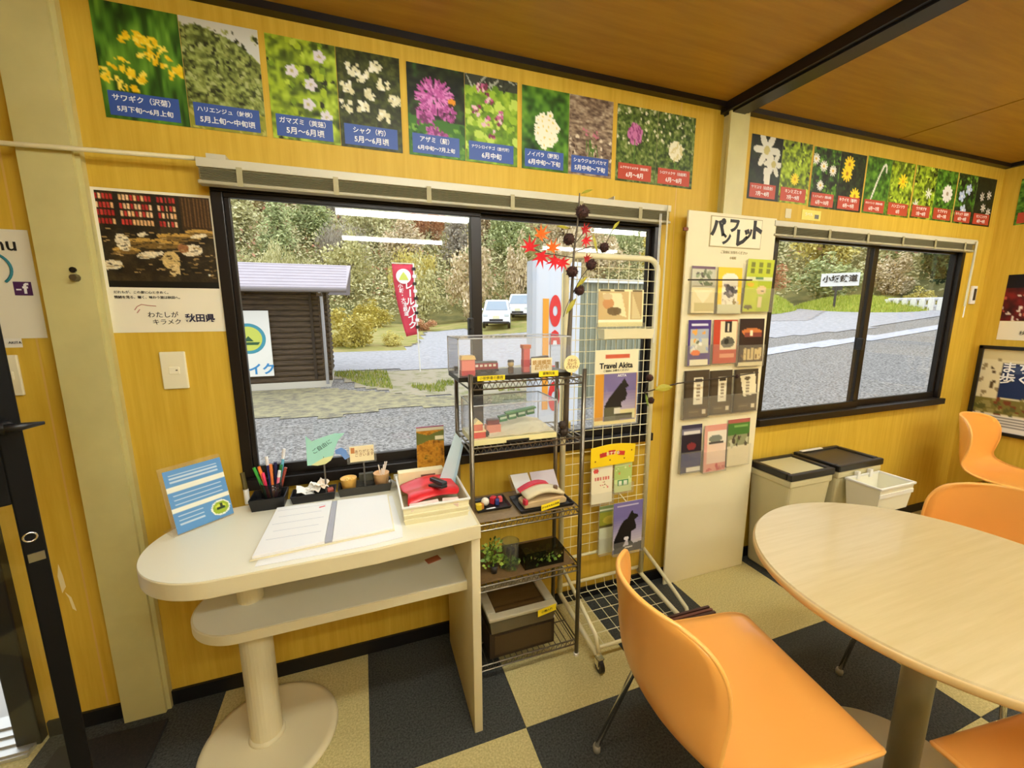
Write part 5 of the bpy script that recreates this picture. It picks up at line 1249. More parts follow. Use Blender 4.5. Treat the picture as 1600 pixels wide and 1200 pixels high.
# ================================================================== waste bins
def bin_(name, label, x0, x1, y0, y1, z1, dark):
    b = root(name, label, 'bin', ((x0+x1)/2, (y0+y1)/2, 0))
    tx, ty = .035, .030
    bot = [(x0+tx, y0+ty), (x1-tx, y0+ty), (x1-tx, y1-.005), (x0+tx, y1-.005)]; tp = [(x0, y0), (x1, y0), (x1, y1), (x0, y1)]
    body = MB().add([(x, y, 0) for x, y in bot]+[(x, y, z1-.05) for x, y in tp], [(3,2,1,0),(4,5,6,7),(0,1,5,4),(1,2,6,5),(2,3,7,6),(3,0,4,7)])
    bc = mat('beige_bin', (206, 196, 150), .5)
    build('bin_body', body, bc, b, bevel=.018, seg=3)
    build('bin_collar', MB().box(x0-.003, y0-.003, z1-.075, x1+.003, y1+.002, z1-.035), bc, b, bevel=.01)
    rm = mat('black_bin_lid', (34, 32, 30), .35)
    build('lid_rim', MB().box(x0-.008, y0-.008, z1-.035, x1+.008, y0+.018, z1).box(x0-.008, y1-.022, z1-.035, x1+.008, y1+.003, z1).box(x0-.008, y0+.018, z1-.035, x0+.022, y1-.022, z1).box(x1-.022, y0+.018, z1-.035, x1+.008, y1-.022, z1), rm, b, bevel=.006)
    lid = build('lid', MB().box(x0+.018, y0+.014, z1-.030, x1-.018, y1-.018, z1-.010), mat('brown_lid', (60, 52, 40), .4) if dark else mat('beige_lid', (204, 194, 146), .5), b)
    if dark: build('lid_strip', MB().box(x0+.03, y1-.022, z1, x0+.20, y1-.004, z1+.004), WHITEP, lid)
    return b
bin_('waste_bin', 'beige waste bin with a beige lid beside the leaflet board', 1.955, 2.255, -.255, -.022, .592, False)
bin_('waste_bin', 'beige waste bin with a dark brown open lid under the right window', 2.290, 2.630, -.262, -.022, .600, True)
wbk = root('hanging_basket', 'small white plastic basket hooked on the front of the dark-lidded bin', 'basket', (2.46, -.35, .40))
g = MB(); x0, x1, y0, y1, z0, z1 = 2.335, 2.575, -.425, -.290, .40, .535
build('basket_body', tray(MB(), x0, x1, y0, y1, z0, z1-z0, .003, .012), mat('milky_plastic', (242, 238, 214), .45), wbk)
build('basket_rim', MB().box(x0-.018, y0-.018, z1-.006, x1+.018, y0-.008, z1+.006).box(x0-.018, y1+.006, z1-.006, x1+.018, y1+.014, z1+.006).box(x0-.018, y0-.012, z1-.006, x0-.008, y1+.01, z1+.006).box(x1+.008, y0-.012, z1-.006, x1+.018, y1+.01, z1+.006), WHITEP, wbk, bevel=.003)
build('basket_band', MB().box(x0-.012, y0-.012, z1-.05, x1+.012, y0-.008, z1-.03), WHITEP, wbk)
for hx in (2.40, 2.50): build('hook', MB().box(hx, -.289, .52, hx+.02, -.272, .56), WHITEP, wbk)
# ================================================================== round table
TXc, TYc, TR, TZ = 1.405, -1.055, .425, .70
tb = root('round_table', 'round pale wood table on a grey steel column', 'table', (TXc, TYc, 0))
TW_ = mat('pale_maple', (210, 190, 142), .3, vscale=4, stretch=(1.0, 16, 1), col2=(200, 178, 126), contrast=(.3, .7), detail=6, coat=.15)
t_ = build('table_top', MB().lathe([(TR-.012, TZ-.028), (TR-.003, TZ-.026), (TR, TZ-.018), (TR, TZ-.006), (TR-.004, TZ), (1e-4, TZ)], (TXc, TYc, 0), 96), TW_, tb)
build('edge_band', MB().lathe([(TR-.001, TZ-.025), (TR+.0015, TZ-.020), (TR+.0015, TZ-.008), (TR-.001, TZ-.004)], (TXc, TYc, 0), 96), mat('maple_edge', (216, 184, 122), .4), t_, smooth=True)
build('column', MB().lathe([(.036, .02), (.036, TZ-.04)], (TXc, TYc, 0), 32), mat('grey_column', (150, 142, 112), .4, metal=.5), tb, smooth=True)
build('mount_plate', MB().lathe([(.05, TZ-.045), (.13, TZ-.03), (.13, TZ-.0265)], (TXc, TYc, 0), 32), STEEL, tb)
build('foot_disc', MB().lathe([(.255, 0), (.258, .006), (.252, .012), (.06, .024), (.04, .03)], (TXc, TYc, 0), 64), mat('grey_disc', (168, 154, 122), .45, metal=.3), tb, smooth=True)

# ================================================================== orange shell chairs
def catmull(P, n):
    out = []; Q = [P[0]] + list(P) + [P[-1]]
    for i in range(1, len(Q)-2):
        for k in range(n):
            t = k/n; a, b, c, d = Q[i-1], Q[i], Q[i+1], Q[i+2]
            out.append(tuple(.5*((2*b[j]) + (-a[j]+c[j])*t + (2*a[j]-5*b[j]+4*c[j]-d[j])*t*t + (-a[j]+3*b[j]-3*c[j]+d[j])*t**3) for j in range(len(b))))
    out.append(tuple(P[-1])); return out
def make_chair(label):
    ch = root('shell_chair', label, 'chair', (0, 0, 0), local=True, group='orange shell chairs')
    #        x     z     halfwidth  side rise(z)  wrap(x)
    prof = [(.255, .415, .175, .000, .0), (.250, .432, .205, .000, .0), (.20, .440, .218, .004, .0), (.08, .430, .222, .010, .0), (-.06, .418, .224, .022, .0),
            (-.15, .424, .224, .040, .004), (-.205, .455, .222, .045, .030), (-.235, .515, .218, .030, .066), (-.250, .600, .214, .012, .092), (-.262, .680, .206, .0, .098), (-.272, .740, .180, -.010, .084), (-.277, .766, .130, -.012, .052)]
    C_ = catmull(prof, 5); rows = []; m = 22
    for (x, z, w, rise, wrap) in C_:
        row = []
        for k in range(m+1):
            s = -1+2*k/m; q = abs(s)**2.2
            row.append((x+wrap*q, w*s, z+rise*q))
        rows.append(row)
    build('shell', MB().rowl(rows), ORANGE, ch, solid=.011, smooth=True)
    # rim bead along the shell edge
    edge = [rows[i][0] for i in range(len(rows))] + rows[-1][1:] + [rows[i][-1] for i in range(len(rows)-2, -1, -1)] + rows[0][-2:0:-1]
    build('shell_rim', MB().tube(edge, .0062, 6, closed=True), mat('orange_rim', (250, 184, 92), .35), ch, smooth=True)
    for sy in (-1, 1):
        build('leg', MB().tube([(.12, .10*sy, .408), (.16, .165*sy, .385), (.205, .215*sy, .02)], .0085, 8), CHROME, ch, smooth=True)
        build('leg', MB().tube([(-.10, .10*sy, .400), (-.14, .165*sy, .375), (-.225, .235*sy, .02)], .0085, 8), CHROME, ch, smooth=True)
        for (x, y) in ((.206, .216*sy), (-.226, .236*sy)):
            build('leg_cap', MB().lathe([(.012, 0), (.013, .012), (.010, .024)], (x, y, 0), 10), mat('clear_cap', (150, 146, 130), .4), ch, smooth=True)
    build('seat_frame', MB().tube([(.12, -.10, .406), (.12, .10, .406)], .008, 8).tube([(-.10, -.10, .400), (-.10, .10, .400)], .008, 8).box(-.11, -.012, .396, .13, .012, .402), CHROME, ch, smooth=False)
    build('rubber_mount', MB().cyl((.12, .11, .392), (.12, .11, .424), .014, n=10).cyl((.12, -.11, .392), (.12, -.11, .424), .014, n=10), mat('dark_red_rubber', (70, 22, 18), .6), ch)
    return ch
chA = make_chair('orange shell chair seen from behind at the near side of the round table')
def place(o, x, y, deg, label):
    o.location = (x, y, 0); o.rotation_euler = (0, 0, R(deg)); o['label'] = label
place(chA, .815, -.93, -9, 'orange shell chair seen from behind, between mesh rack and round table')
c_ = copy_tree(chA); place(c_, 1.875, -.945, 180, 'orange shell chair behind the round table, facing it from the right')
c_ = copy_tree(chA); place(c_, 3.52, -.47, -84, 'farthest orange shell chair, in front of the framed map')
c_ = copy_tree(chA); place(c_, 1.325, -1.475, 83, 'orange shell chair at the lower right corner of the picture')

# dark red-brown folder on the rack tray end
o = root('brown_folder', 'dark red-brown folded carton behind the nearest chair seat', 'folder', (1.14, -.50, 0))
dbr = mat('dark_red_brown', (70, 36, 28), .4)
for k in range(3): build('folder_leaf', MB().obox((1.168, -.458-.016*k, .1025), (.20, .011, .205), (0, 0, -.03)), dbr if k % 2 == 0 else mat('red_brown2', (112, 62, 46), .45), o, bevel=.002)
# ================================================================== outdoors
CX, CY = 0, -1.6
def polar(deg, d): return CX+d*math.sin(R(deg)), CY+d*math.cos(R(deg))
def terr(x, y):
    z = -.4 + .05*max(0, y-9) + .09*max(0, x-4)
    r_ = math.hypot(x-CX, y-CY)
    return z + .42*max(0, r_-31)
def patch(name, f, x0, x1, y0, y1, st, m, lift=0.0, smooth=True):
    """terrain piece: keep grid cells whose centre satisfies f"""
    xs = np.arange(x0, x1+st*.5, st); ys = np.arange(y0, y1+st*.5, st); mb = MB(); idx = {}
    def vid(i, j):
        if (i, j) not in idx:
            idx[(i, j)] = len(mb.v); mb.v.append((xs[i], ys[j], terr(xs[i], ys[j])+lift))
        return idx[(i, j)]
    for i in range(len(xs)-1):
        for j in range(len(ys)-1):
            if f(xs[i]+st/2, ys[j]+st/2): mb.f.append((vid(i, j), vid(i+1, j), vid(i+1, j+1), vid(i, j+1)))
    return struct(name, mb, m, smooth=smooth, org=(0, 0, 0))
GRAVEL = mat('grey_gravel', (166, 163, 158), .95, vscale=26, col2=(82, 79, 75), detail=8, bump=.8, bscale=40, contrast=(.36, .62))
HILLM = mat('hillside_scrub', (150, 142, 84), .95, vscale=.8, col2=(96, 100, 56), detail=8)
patch('gravel_ground', lambda x, y: True, -14, 34, .14, 32.5, .75, GRAVEL)
HILL = patch('hillside', lambda x, y: math.hypot(x, y+1.6) > 29, -62, 92, -6, 92, 2.0, HILLM, lift=.02)
struct('porch_ground', MB().box(-9, .13, -.5, -1.0, 1.6, -.05), mat('porch_concrete', (196, 194, 188), .9))
ASPH = mat('pale_asphalt', (184, 184, 188), .9, vscale=8, col2=(158, 158, 162), detail=8)
def in_poly(pts):
    def f(x, y):
        k = False; j = len(pts)-1
        for i in range(len(pts)):
            xi, yi = pts[i]; xj, yj = pts[j]
            if ((yi > y) != (yj > y)) and x < (xj-xi)*(y-yi)/(yj-yi)+xi: k = not k
            j = i
        return k
    return f
patch('road', in_poly([(-14, 11.6), (-1, 11.2), (3.5, 10.6), (9, 10.2), (13.5, 9.2), (16.7, 8.2), (24, 8.6), (34, 7), (34, 16), (19, 12.8), (17, 15), (9, 17.2), (5.8, 18.4), (5.8, 22.4), (3.4, 22.4), (2.4, 17.5), (1.4, 15.0), (-14, 15.0)]), -14, 34, 6, 23, .3, ASPH, .02)
patch('side_path', in_poly([polar(49, 22), polar(55, 22.2), polar(56.2, 25.5), polar(57.8, 31), polar(55.4, 31.5), polar(53.8, 27), polar(52.3, 24.8), polar(49, 24)]), 14, 32, 11, 24, .2, mat('path_asphalt', (176, 172, 172), .9, vscale=8, col2=(150, 146, 146)), .03)
patch('gravel_track', in_poly([(8, 7.0), (11.5, 7.7), (16, 7.0), (24, 7.2), (24, 6.4), (16, 6.3), (10.6, 6.9), (8, 6.2)]), 8, 24, 5.8, 8, .2, mat('pale_track', (200, 202, 210), .85, vscale=8, col2=(176, 178, 186), detail=8), .016)
patch('dry_verge', in_poly([(-3.4, 9.1), (-.9, 9.0), (.3, 8.1), (1.2, 7.2), (4.5, 6.8), (5.5, 6.3), (3.2, 6.25), (1.6, 6.1), (.4, 6.3), (-.6, 5.95), (-1.8, 6.3), (-3.4, 6.6)]), -4, 6, 5.5, 9.2, .2, mat('dry_verge', (168, 160, 122), .95, vscale=6, col2=(120, 115, 100), detail=12, contrast=(.35, .6)), .012)
GRASS = mat('grass_ground', (140, 150, 62), .95, vscale=3, col2=(176, 168, 84), detail=8)
gp1 = patch('grass_verge', in_poly([(-1.2, 11.1), (.0, 8.6), (1.2, 7.2), (4.5, 6.8), (8.5, 7.6), (9, 10.0), (3.4, 10.5), (-.5, 11.0)]), -2, 9, 6, 12, .25, mat('patchy_grass', (170, 160, 136), .95, vscale=3.2, col2=(122, 128, 72), detail=10, contrast=(.3, .5)), .015)
patch('grass_field', in_poly([(1.4, 15), (2.4, 17.5), (3.4, 22.4), (5.8, 22.4), (5.8, 18.4), (9, 17.2), (16.5, 15.4), (19, 18), (28, 26), (24, 31), (-14, 31), (-14, 15)]), -14, 28, 15, 31, .4, mat('dry_grass', (178, 162, 104), .95, vscale=1.2, col2=(140, 144, 66), detail=8), .02)

# grass blades
def blades(name, f, n, box, h, m, seed, label):
    r3 = random.Random(seed); g = MB(); k = 0
    while k < n:
        x = r3.uniform(box[0], box[1]); y = r3.uniform(box[2], box[3])
        if not f(x, y): continue
        k += 1; z = terr(x, y)+.01; a = r3.random()*6.28; q = h*(.5+r3.random()); w = q*.12
        dx, dy = math.cos(a), math.sin(a); lx, ly = r3.uniform(-.3, .3)*q, r3.uniform(-.3, .3)*q
        g.add([(x-dx*w, y-dy*w, z), (x+dx*w, y+dy*w, z), (x+lx, y+ly, z+q)], [(0, 1, 2)])
    o = build(name, g, m, gp1); tag(o, label, kind='stuff'); return o
GB = mat('grass_blades', (130, 150, 50), .8, island=[(96, 124, 36), (150, 164, 60), (186, 176, 90)])
GBL = mat('bright_grass_blades', (160, 180, 60), .8, island=[(146, 166, 50), (180, 190, 72), (202, 202, 104)])
def clump(x, y): return math.sin(x*2.3+1)*math.cos(y*1.9)+.35*math.sin(x*5.1+y*3.3) > .55 or x < .6
blades('short_grass', lambda x, y: in_poly([(-1.1, 11.0), (.1, 8.8), (1.4, 7.4), (4.5, 6.9), (8.4, 7.7), (8.8, 9.9), (3.4, 10.4)])(x, y) and clump(x, y), 5000, (-1.2, 9, 6.8, 11.1), .08, GB, 3, 'short patchy grass between the gravel and the road')
# mound island with grass
def mound(cx, cy, rx, ry, h, label, seed, n=7000):
    rows = []
    for i in range(13):
        q = i/12; rows.append([(cx+rx*q*math.cos(t), cy+ry*q*math.sin(t), terr(cx+rx*q*math.cos(t), cy+ry*q*math.sin(t))-.05+h*(1-q*q)+.03) for t in np.linspace(0, 2*math.pi, 33)])
    o = struct('grass_mound', MB().rowl(rows), mat('green_mound', (160, 174, 68), .95, vscale=2, col2=(136, 152, 48), detail=8), smooth=True, org=(0, 0, 0))
    r3 = random.Random(seed); g = MB()
    for k in range(n):
        t = r3.random()*6.28; q = r3.random()**.5; x = cx+rx*q*math.cos(t); y = cy+ry*q*math.sin(t); z = terr(x, y)-.05+h*(1-q*q)+.02; hh = .14*(.5+r3.random()); a = r3.random()*6.28; w = .02
        g.add([(x-math.cos(a)*w, y-math.sin(a)*w, z), (x+math.cos(a)*w, y+math.sin(a)*w, z), (x+r3.uniform(-.05, .05), y+r3.uniform(-.05, .05), z+hh)], [(0, 1, 2)])
    tag(build('mound_grass', g, GBL, o), label, kind='stuff')
mound(23.6, 12.6, 1.9, 2.9, .55, 'bright green grass on the traffic island', 11)
mound(*polar(50.4, 26.6), 1.7, 1.5, .85, 'bright green grass bank left of the side path', 12, 4000)

# ---------------- trees
def crown_mesh(seed, n, leaf, shape):
    r3 = random.Random(seed); v = []; f = []
    cl = []
    for k in range(26):
        while True:
            p = V((r3.uniform(-1, 1), r3.uniform(-1, 1), r3.uniform(-1, 1)))
            if p.length < 1: break
        if shape == 'cone': p = V((p.x*(1-.5*(p.z+1)), p.y*(1-.5*(p.z+1)), p.z*1.15))
        if shape == 'weep': p = V((p.x*1.05, p.y*1.05, p.z*.9))
        cl.append((p*.78, .22+.16*r3.random()))
    for k in range(n):
        c, q = cl[r3.randrange(len(cl))]
        d = V((r3.gauss(0, 1), r3.gauss(0, 1), r3.gauss(0, 1))).normalized()*q*(r3.random()**.35)
        p = c+d
        if shape == 'weep': p.z -= .25*r3.random()
        a = V((r3.gauss(0, 1), r3.gauss(0, 1), r3.gauss(0, .6))).normalized(); b = a.orthogonal().normalized()
        if shape == 'weep': a = V((r3.gauss(0, .3), r3.gauss(0, .3), -1)).normalized(); b = a.orthogonal().normalized()*.5
        s = leaf*(.6+.8*r3.random()); i = len(v)
        v += [p-a*s, p-b*s*.6, p+a*s, p+b*s*.6]; f.append((i, i+1, i+2, i+3))
    me = bpy.data.meshes.new('crown'); me.from_pydata([tuple(x) for x in v], [], f); me.materials.append(None); me.update(); return me
CR = {'round': [crown_mesh(s, 3200, .055, 'round') for s in (1, 2, 3)], 'cone': [crown_mesh(s, 2600, .055, 'cone') for s in (4, 5)], 'weep': [crown_mesh(s, 3600, .05, 'weep') for s in (6, 7)]}
g = MB(); g.tube([(0, 0, -1.4), (.03, 0, -.6), (0, .03, .2)], [.07, .05, .02], 6).tube([(.02, 0, -.5), (.3, .1, .1)], [.035, .012], 5).tube([(.02, 0, -.4), (-.3, -.1, .15)], [.03, .012], 5)
TRK = bpy.data.meshes.new('trunk'); TRK.from_pydata(g.v, [], g.f); TRK.materials.append(mat('tree_bark', (92, 80, 66), .9)); TRK.update()
PAL = {'olive': [(160, 158, 100), (202, 196, 136), (230, 224, 176)], 'green': [(122, 134, 82), (168, 178, 114), (206, 212, 156)], 'tan': [(170, 152, 106), (214, 194, 150), (236, 218, 186)], 'rust': [(176, 116, 82), (214, 156, 114), (226, 190, 146)], 'yellow': [(176, 160, 74), (212, 196, 98), (226, 214, 136)], 'dark': [(40, 58, 34), (66, 88, 50), (104, 126, 76)], 'grey': [(140, 132, 116), (182, 172, 154), (206, 198, 182)]}
LM = {k: mat('leaves_'+k, v[1], .85, island=v) for k, v in PAL.items()}
def tree(name, label, x, y, s, pal, kind='round', sz=1.0, group=None, cat='tree', base=None):
    r_ = root(name, label, cat, (x, y, terr(x, y)), group=group, local=True)
    vs = CR[kind]; me = vs[int(abs(x*7+y*13)) % len(vs)]
    o = bpy.data.objects.new('crown', me); COL.objects.link(o); o.parent = r_; ORG[o.name] = V((0, 0, 0))
    low = base if base is not None else 1.25
    o.location = (0, 0, s*sz*low); o.scale = (s, s, s*sz); o.rotation_euler = (0, 0, x*3.1+y)
    o.material_slots[0].link = 'OBJECT'; o.material_slots[0].material = LM[pal]
    t = bpy.data.objects.new('trunk', TRK); COL.objects.link(t); t.parent = r_; t.location = (0, 0, s*sz*low); t.scale = (s, s, s*sz)
    return r_
r4 = random.Random(21)
kinds = [('olive', 'olive green tree on the hillside beyond the road'), ('green', 'mid green tree on the hillside beyond the road'), ('tan', 'tan faded tree on the hillside beyond the road'), ('rust', 'rust coloured autumn tree on the hillside beyond the road'), ('yellow', 'yellow green tree on the hillside beyond the road'), ('grey', 'bare grey tree on the hillside beyond the road')]
for row, (d, n, rad) in enumerate([(34.5, 13, 2.15), (40, 15, 2.3), (46, 15, 2.6), (53, 16, 2.8), (61, 16, 3.2)]):
    for k in range(n):
        deg = -28+106*(k+.25+.5*(row % 2))/n; x, y = polar(deg, d+r4.uniform(-.6, .6))
        w = [5, 4, 2, 1, 2, 2] if deg < 16 else ([2, 2, 6, 2, 1, 2] if deg < 34 else [3, 5, 2, 1, 2, 1])
        p, lab = r4.choices(kinds, w)[0]
        lab = lab.replace('hillside beyond the road', ('lowest', 'second lowest', 'middle', 'second highest', 'highest')[row]+' row of the hillside beyond the road')
        tree('hillside_tree', lab, x, y, rad*r4.uniform(.95, 1.05), p, r4.choice(['round', 'round', 'cone', 'weep']), r4.uniform(1.1, 1.45), group=p+' hillside trees', base=.95)
# brush covering the slope between the trees
def brush(name, n, seed, cols, label, a0, a1, d0, d1, size):
    r3 = random.Random(seed); g = MB()
    for k in range(n):
        deg = r3.uniform(a0, a1); d = d0+(d1-d0)*r3.random(); x, y = polar(deg, d); z = terr(x, y)+r3.random()**1.5*2.2
        a = V((r3.gauss(0, 1), r3.gauss(0, 1), r3.gauss(0, .8))).normalized(); b = a.orthogonal().normalized(); q = size*(.5+r3.random())*d/40; p = V((x, y, z))
        g.add([p-a*q, p-b*q*.6, p+a*q, p+b*q*.6], [(0, 1, 2, 3)])
    tag(build(name, g, mat(name+'_leaves', cols[1], .9, island=cols), HILL), label, kind='stuff')
brush('hillside_brush', 80000, 31, [(176, 174, 118), (204, 198, 142), (216, 208, 158), (188, 186, 130), (222, 212, 172)], 'muted green and tan brush covering the hillside', -30, 78, 31.5, 64, .13)
brush('autumn_brush', 4500, 32, [(170, 110, 84), (196, 140, 112), (186, 160, 120)], 'pinkish autumn brush scattered over the hillside', -30, 78, 33, 62, .16)
# nearer individual trees and shrubs
for deg, d, s, p, kd, sz, nm, lab, bs in [
    (14.0, 29.5, 1.75, 'tan', 'round', 1.9, 'weeping_tree', 'tan drooping tree behind the parked cars, left of the sash bar', .9),
    (20.9, 31.0, 1.3, 'tan', 'round', 2.5, 'weeping_tree', 'large tan drooping tree right behind the white cars', .9),
    (7.4, 29.9, 1.5, 'olive', 'round', 1.7, 'leafy_tree', 'olive tree above the red banner', .9),
    (27.2, 29.8, 1.8, 'tan', 'round', 1.9, 'weeping_tree', 'tan drooping tree beside the white signboard', .9),
    (1.6, 27.5, 1.3, 'yellow', 'round', .8, 'round_shrub', 'yellow green shrub between shed and banner, far side of the road', .7),
    (7.6, 25.0, .9, 'rust', 'round', .6, 'low_shrub', 'reddish low shrub along the far road edge', .6),
    (50.0, 29, 1.35, 'rust', 'round', 1.0, 'autumn_tree', 'orange red autumn tree at the left of the right window', 1.2),
    (46.6, 27, .9, 'grey', 'round', 1.0, 'bare_shrub', 'grey brown shrub beside the side path', .9),
    (56.2, 30.2, 1.9, 'green', 'round', .75, 'leafy_tree', 'broad green tree behind the wooden sign', 1.1),
    (61.2, 31.5, 1.2, 'tan', 'round', 1.2, 'pale_tree', 'pale tan tree behind the right window sash bar', .9),
    (65.6, 30.5, 1.7, 'dark', 'cone', 1.7, 'dark_conifer', 'dark green conifer at the right of the right window', .9),
    (72.2, 30.0, 1.7, 'dark', 'round', 1.7, 'dark_conifer', 'dark green tree next to the window corner', .9),
    (63.6, 28.2, .7, 'yellow', 'round', .8, 'low_shrub', 'yellow shrub above the white guard rail', .8),
    (68.2, 28.2, .8, 'yellow', 'round', .9, 'low_shrub', 'yellow green shrub at the end of the guard rail', .8)]:
    x, y = polar(deg, d); tree(nm, lab, x, y, s, p, kd, sz, base=bs, cat='shrub' if 'shrub' in nm else 'tree')
tree('dry_shrub', 'yellow green dry shrub right behind the log shed', -.35, 16.6, 1.15, 'yellow', 'round', 1.0, cat='shrub', base=.6)
tree('dry_shrub', 'low yellowish shrub between log shed and red banner', 1.15, 16.4, .5, 'yellow', 'round', .9, cat='shrub', base=.55)
tree('dry_shrub', 'small green shrub at the shed corner by the road', -2.2, 16.2, .6, 'olive', 'round', .9, cat='shrub', base=.6)

# ---------------- log shed
lg = root('log_shed', 'small dark log shed with pale metal roof outside the left window', 'shed', (-2.1, 9.9, -.4))
LOG = mat('weathered_log', (96, 80, 62), .9, vscale=6, stretch=(.6, 8, 8), col2=(52, 42, 32), detail=8)
LOGE = mat('log_end', (150, 130, 104), .9)
sx0, sx1, sy0, sy1 = -3.9, -.86, 9.25, 11.2
for k in range(17):
    z = -.18+.128*k
    a = build('log', MB().cyl((sx0-.1, sy0, z), (sx1+.12, sy0, z), .067, n=10), LOG, lg, smooth=False)
    build('log', MB().cyl((sx1, sy0-.14, z+.064), (sx1, sy1, z+.064), .067, n=10), LOG, lg)
build('stone_footing', MB().box(sx0, sy0-.08, -.42, sx1+.08, sy1, -.24), mat('pale_concrete', (206, 200, 184), .9), lg)
build('inner_wall', MB().box(sx0, sy0+.05, -.24, sx1-.05, sy1, 1.95), mat('dark_plank', (50, 42, 34), .9), lg)
build('corner_board', MB().box(sx1-.26, sy0-.10, -.2, sx1-.20, sy0-.06, 1.9), mat('dark_plank', (50, 42, 34), .9), lg)
RF = mat('lilac_grey_roof', (176, 167, 174), .5, var=.05, vscale=3)
ex0, ex1 = -4.3, -.28
ez, rz_ = 1.88, 2.52; ey, ry_ = 8.62, 10.25
build('roof_slope', MB().add([(ex0, ey, ez), (ex1, ey, ez), (ex1+.10, ry_, rz_), (ex0, ry_, rz_), (ex0, ey, ez+.05), (ex1, ey, ez+.05), (ex1+.10, ry_, rz_+.05), (ex0, ry_, rz_+.05)], [(3,2,1,0),(4,5,6,7),(0,1,5,4),(1,2,6,5),(2,3,7,6),(3,0,4,7)]), RF, lg)
build('roof_slope', MB().add([(ex0, 11.9, ez), (ex1, 11.9, ez), (ex1+.10, ry_, rz_), (ex0, ry_, rz_), (ex0, 11.9, ez+.05), (ex1, 11.9, ez+.05), (ex1+.10, ry_, rz_+.05), (ex0, ry_, rz_+.05)], [(0,1,2,3),(7,6,5,4),(4,5,1,0),(5,6,2,1),(6,7,3,2),(7,4,0,3)]), RF, lg)
for k in range(8):
    t = (k+.5)/8; y = ey+(ry_-ey)*t; z = ez+(rz_-ez)*t+.052
    build('roof_seam', MB().obox(((ex0+ex1)/2, y, z), (ex1-ex0, .012, .012)), mat('roof_seam', (160, 151, 160), .5), lg)
build('gutter', MB().cyl((ex0, ey-.05, ez-.02), (ex1, ey-.05, ez-.02), .045, n=10), mat('grey_gutter', (120, 112, 110), .5), lg)
build('downpipe', MB().tube([(sx1+.02, ey-.04, ez-.03), (sx1+.02, sy0-.2, ez-.15), (sx1+.02, sy0-.2, -.3)], .035, 8), mat('white_pipe', (206, 206, 214), .4), lg, smooth=True)
build('eave_rafter', MB().box(sx1-.05, ey+.05, ez-.14, sx1+.05, sy0, ez-.03).box(-2.5, ey+.05, ez-.14, -2.4, sy0, ez-.03), LOG, lg)
sgn = root('shed_sign', 'white sign with a green and yellow round logo hung on the log shed', 'sign', (-2.35, 9.15, .1))
sgx0, sgx1, sgz0, sgz1, sgy = -3.0, -1.965, -.06, 1.42, 9.14
build('sign_board', MB().box(sgx0, sgy, sgz0, sgx1, sgy+.03, sgz1), WHITEP, sgn)
lc = V((-2.40, sgy-.004, .80))
build('logo_ring', MB().cyl(lc, lc+V((0, .004, 0)), .34, n=40), mat('teal_logo', (60, 150, 170), .5), sgn)
build('logo_disc', MB().cyl(lc-V((0, .003, 0)), lc, .27, n=36), mat('lime_logo', (206, 214, 90), .5), sgn)
build('logo_hill', MB().prism([(-2.62, .72), (-2.18, .72), (-2.22, .66), (-2.58, .66)], sgy-.010, sgy-.007, axis=1).prism([(-2.5, .74), (-2.3, .74), (-2.4, .86)], sgy-.010, sgy-.007, axis=1), mat('dark_green_logo', (40, 90, 50), .5), sgn)
text('バイク', .27, (-2.33, sgy-.003, .09), TXD, TYD, mat('blue_sign_ink', (50, 140, 200), .5), sgn, bold=.03)

# ---------------- red banner on a pole
bn = root('red_banner', 'tall red banner with white lettering on a pole by the road', 'banner', (1.50, 10.5, terr(1.5, 10.5)))
zg = terr(1.5, 10.5)
build('pole', MB().cyl((1.52, 10.5, zg), (1.44, 10.5, 2.72), .018, n=8), WHITEP, bn)
build('crossbar', MB().cyl((1.44, 10.5, 2.70), (.86, 10.5, 2.70), .010, n=6), WHITEP, bn)
RB = mat('banner_red', (214, 54, 84), .7)
rows = []
for i in range(15):
    t = i/14; z = 2.68-1.92*t; xr = 1.43+.05*t; xl = .87+.24*t*t+.06*t
    rows.append([(xl+(xr-xl)*j/5, 10.5+.05*math.sin(t*5+j*.7)*(1-j/5), z-.06*(1-j/5)*t) for j in range(6)])
build('cloth', MB().rowl(rows), RB, bn, solid=.004, smooth=True)
for k in range(9): build('loop', MB().box(1.40+.0053*k, 10.47, 2.52-.20*k, 1.50+.0053*k, 10.53, 2.60-.20*k), INKW if k % 2 else BLACK, bn)
build('logo_disc', MB().cyl((1.16, 10.42, 2.35), (1.16, 10.43, 2.35), .20, n=28), INKW, bn)
build('logo_hill', MB().prism([(1.03, 2.25), (1.29, 2.25), (1.24, 2.36), (1.16, 2.47), (1.08, 2.36)], 10.41, 10.42, axis=1), mat('lime_logo', (206, 214, 90), .5), bn)
for k, s in enumerate('レールバイク'):
    if s == 'ー': build('lettering', MB().box(1.285+.012*k, 10.405, 1.80, 1.325+.012*k, 10.41, 2.0), INKW, bn)
    else: text(s, .23, (1.28+.014*k, 10.405, 2.09-.215*k), TXD, TYD, INKW, bn, bold=.03)
for k, s in enumerate('小坂・大館鉄道'): text(s, .13, (1.06+.022*k, 10.40, 2.08-.125*k), TXD, TYD, INKW, bn, bold=.02)

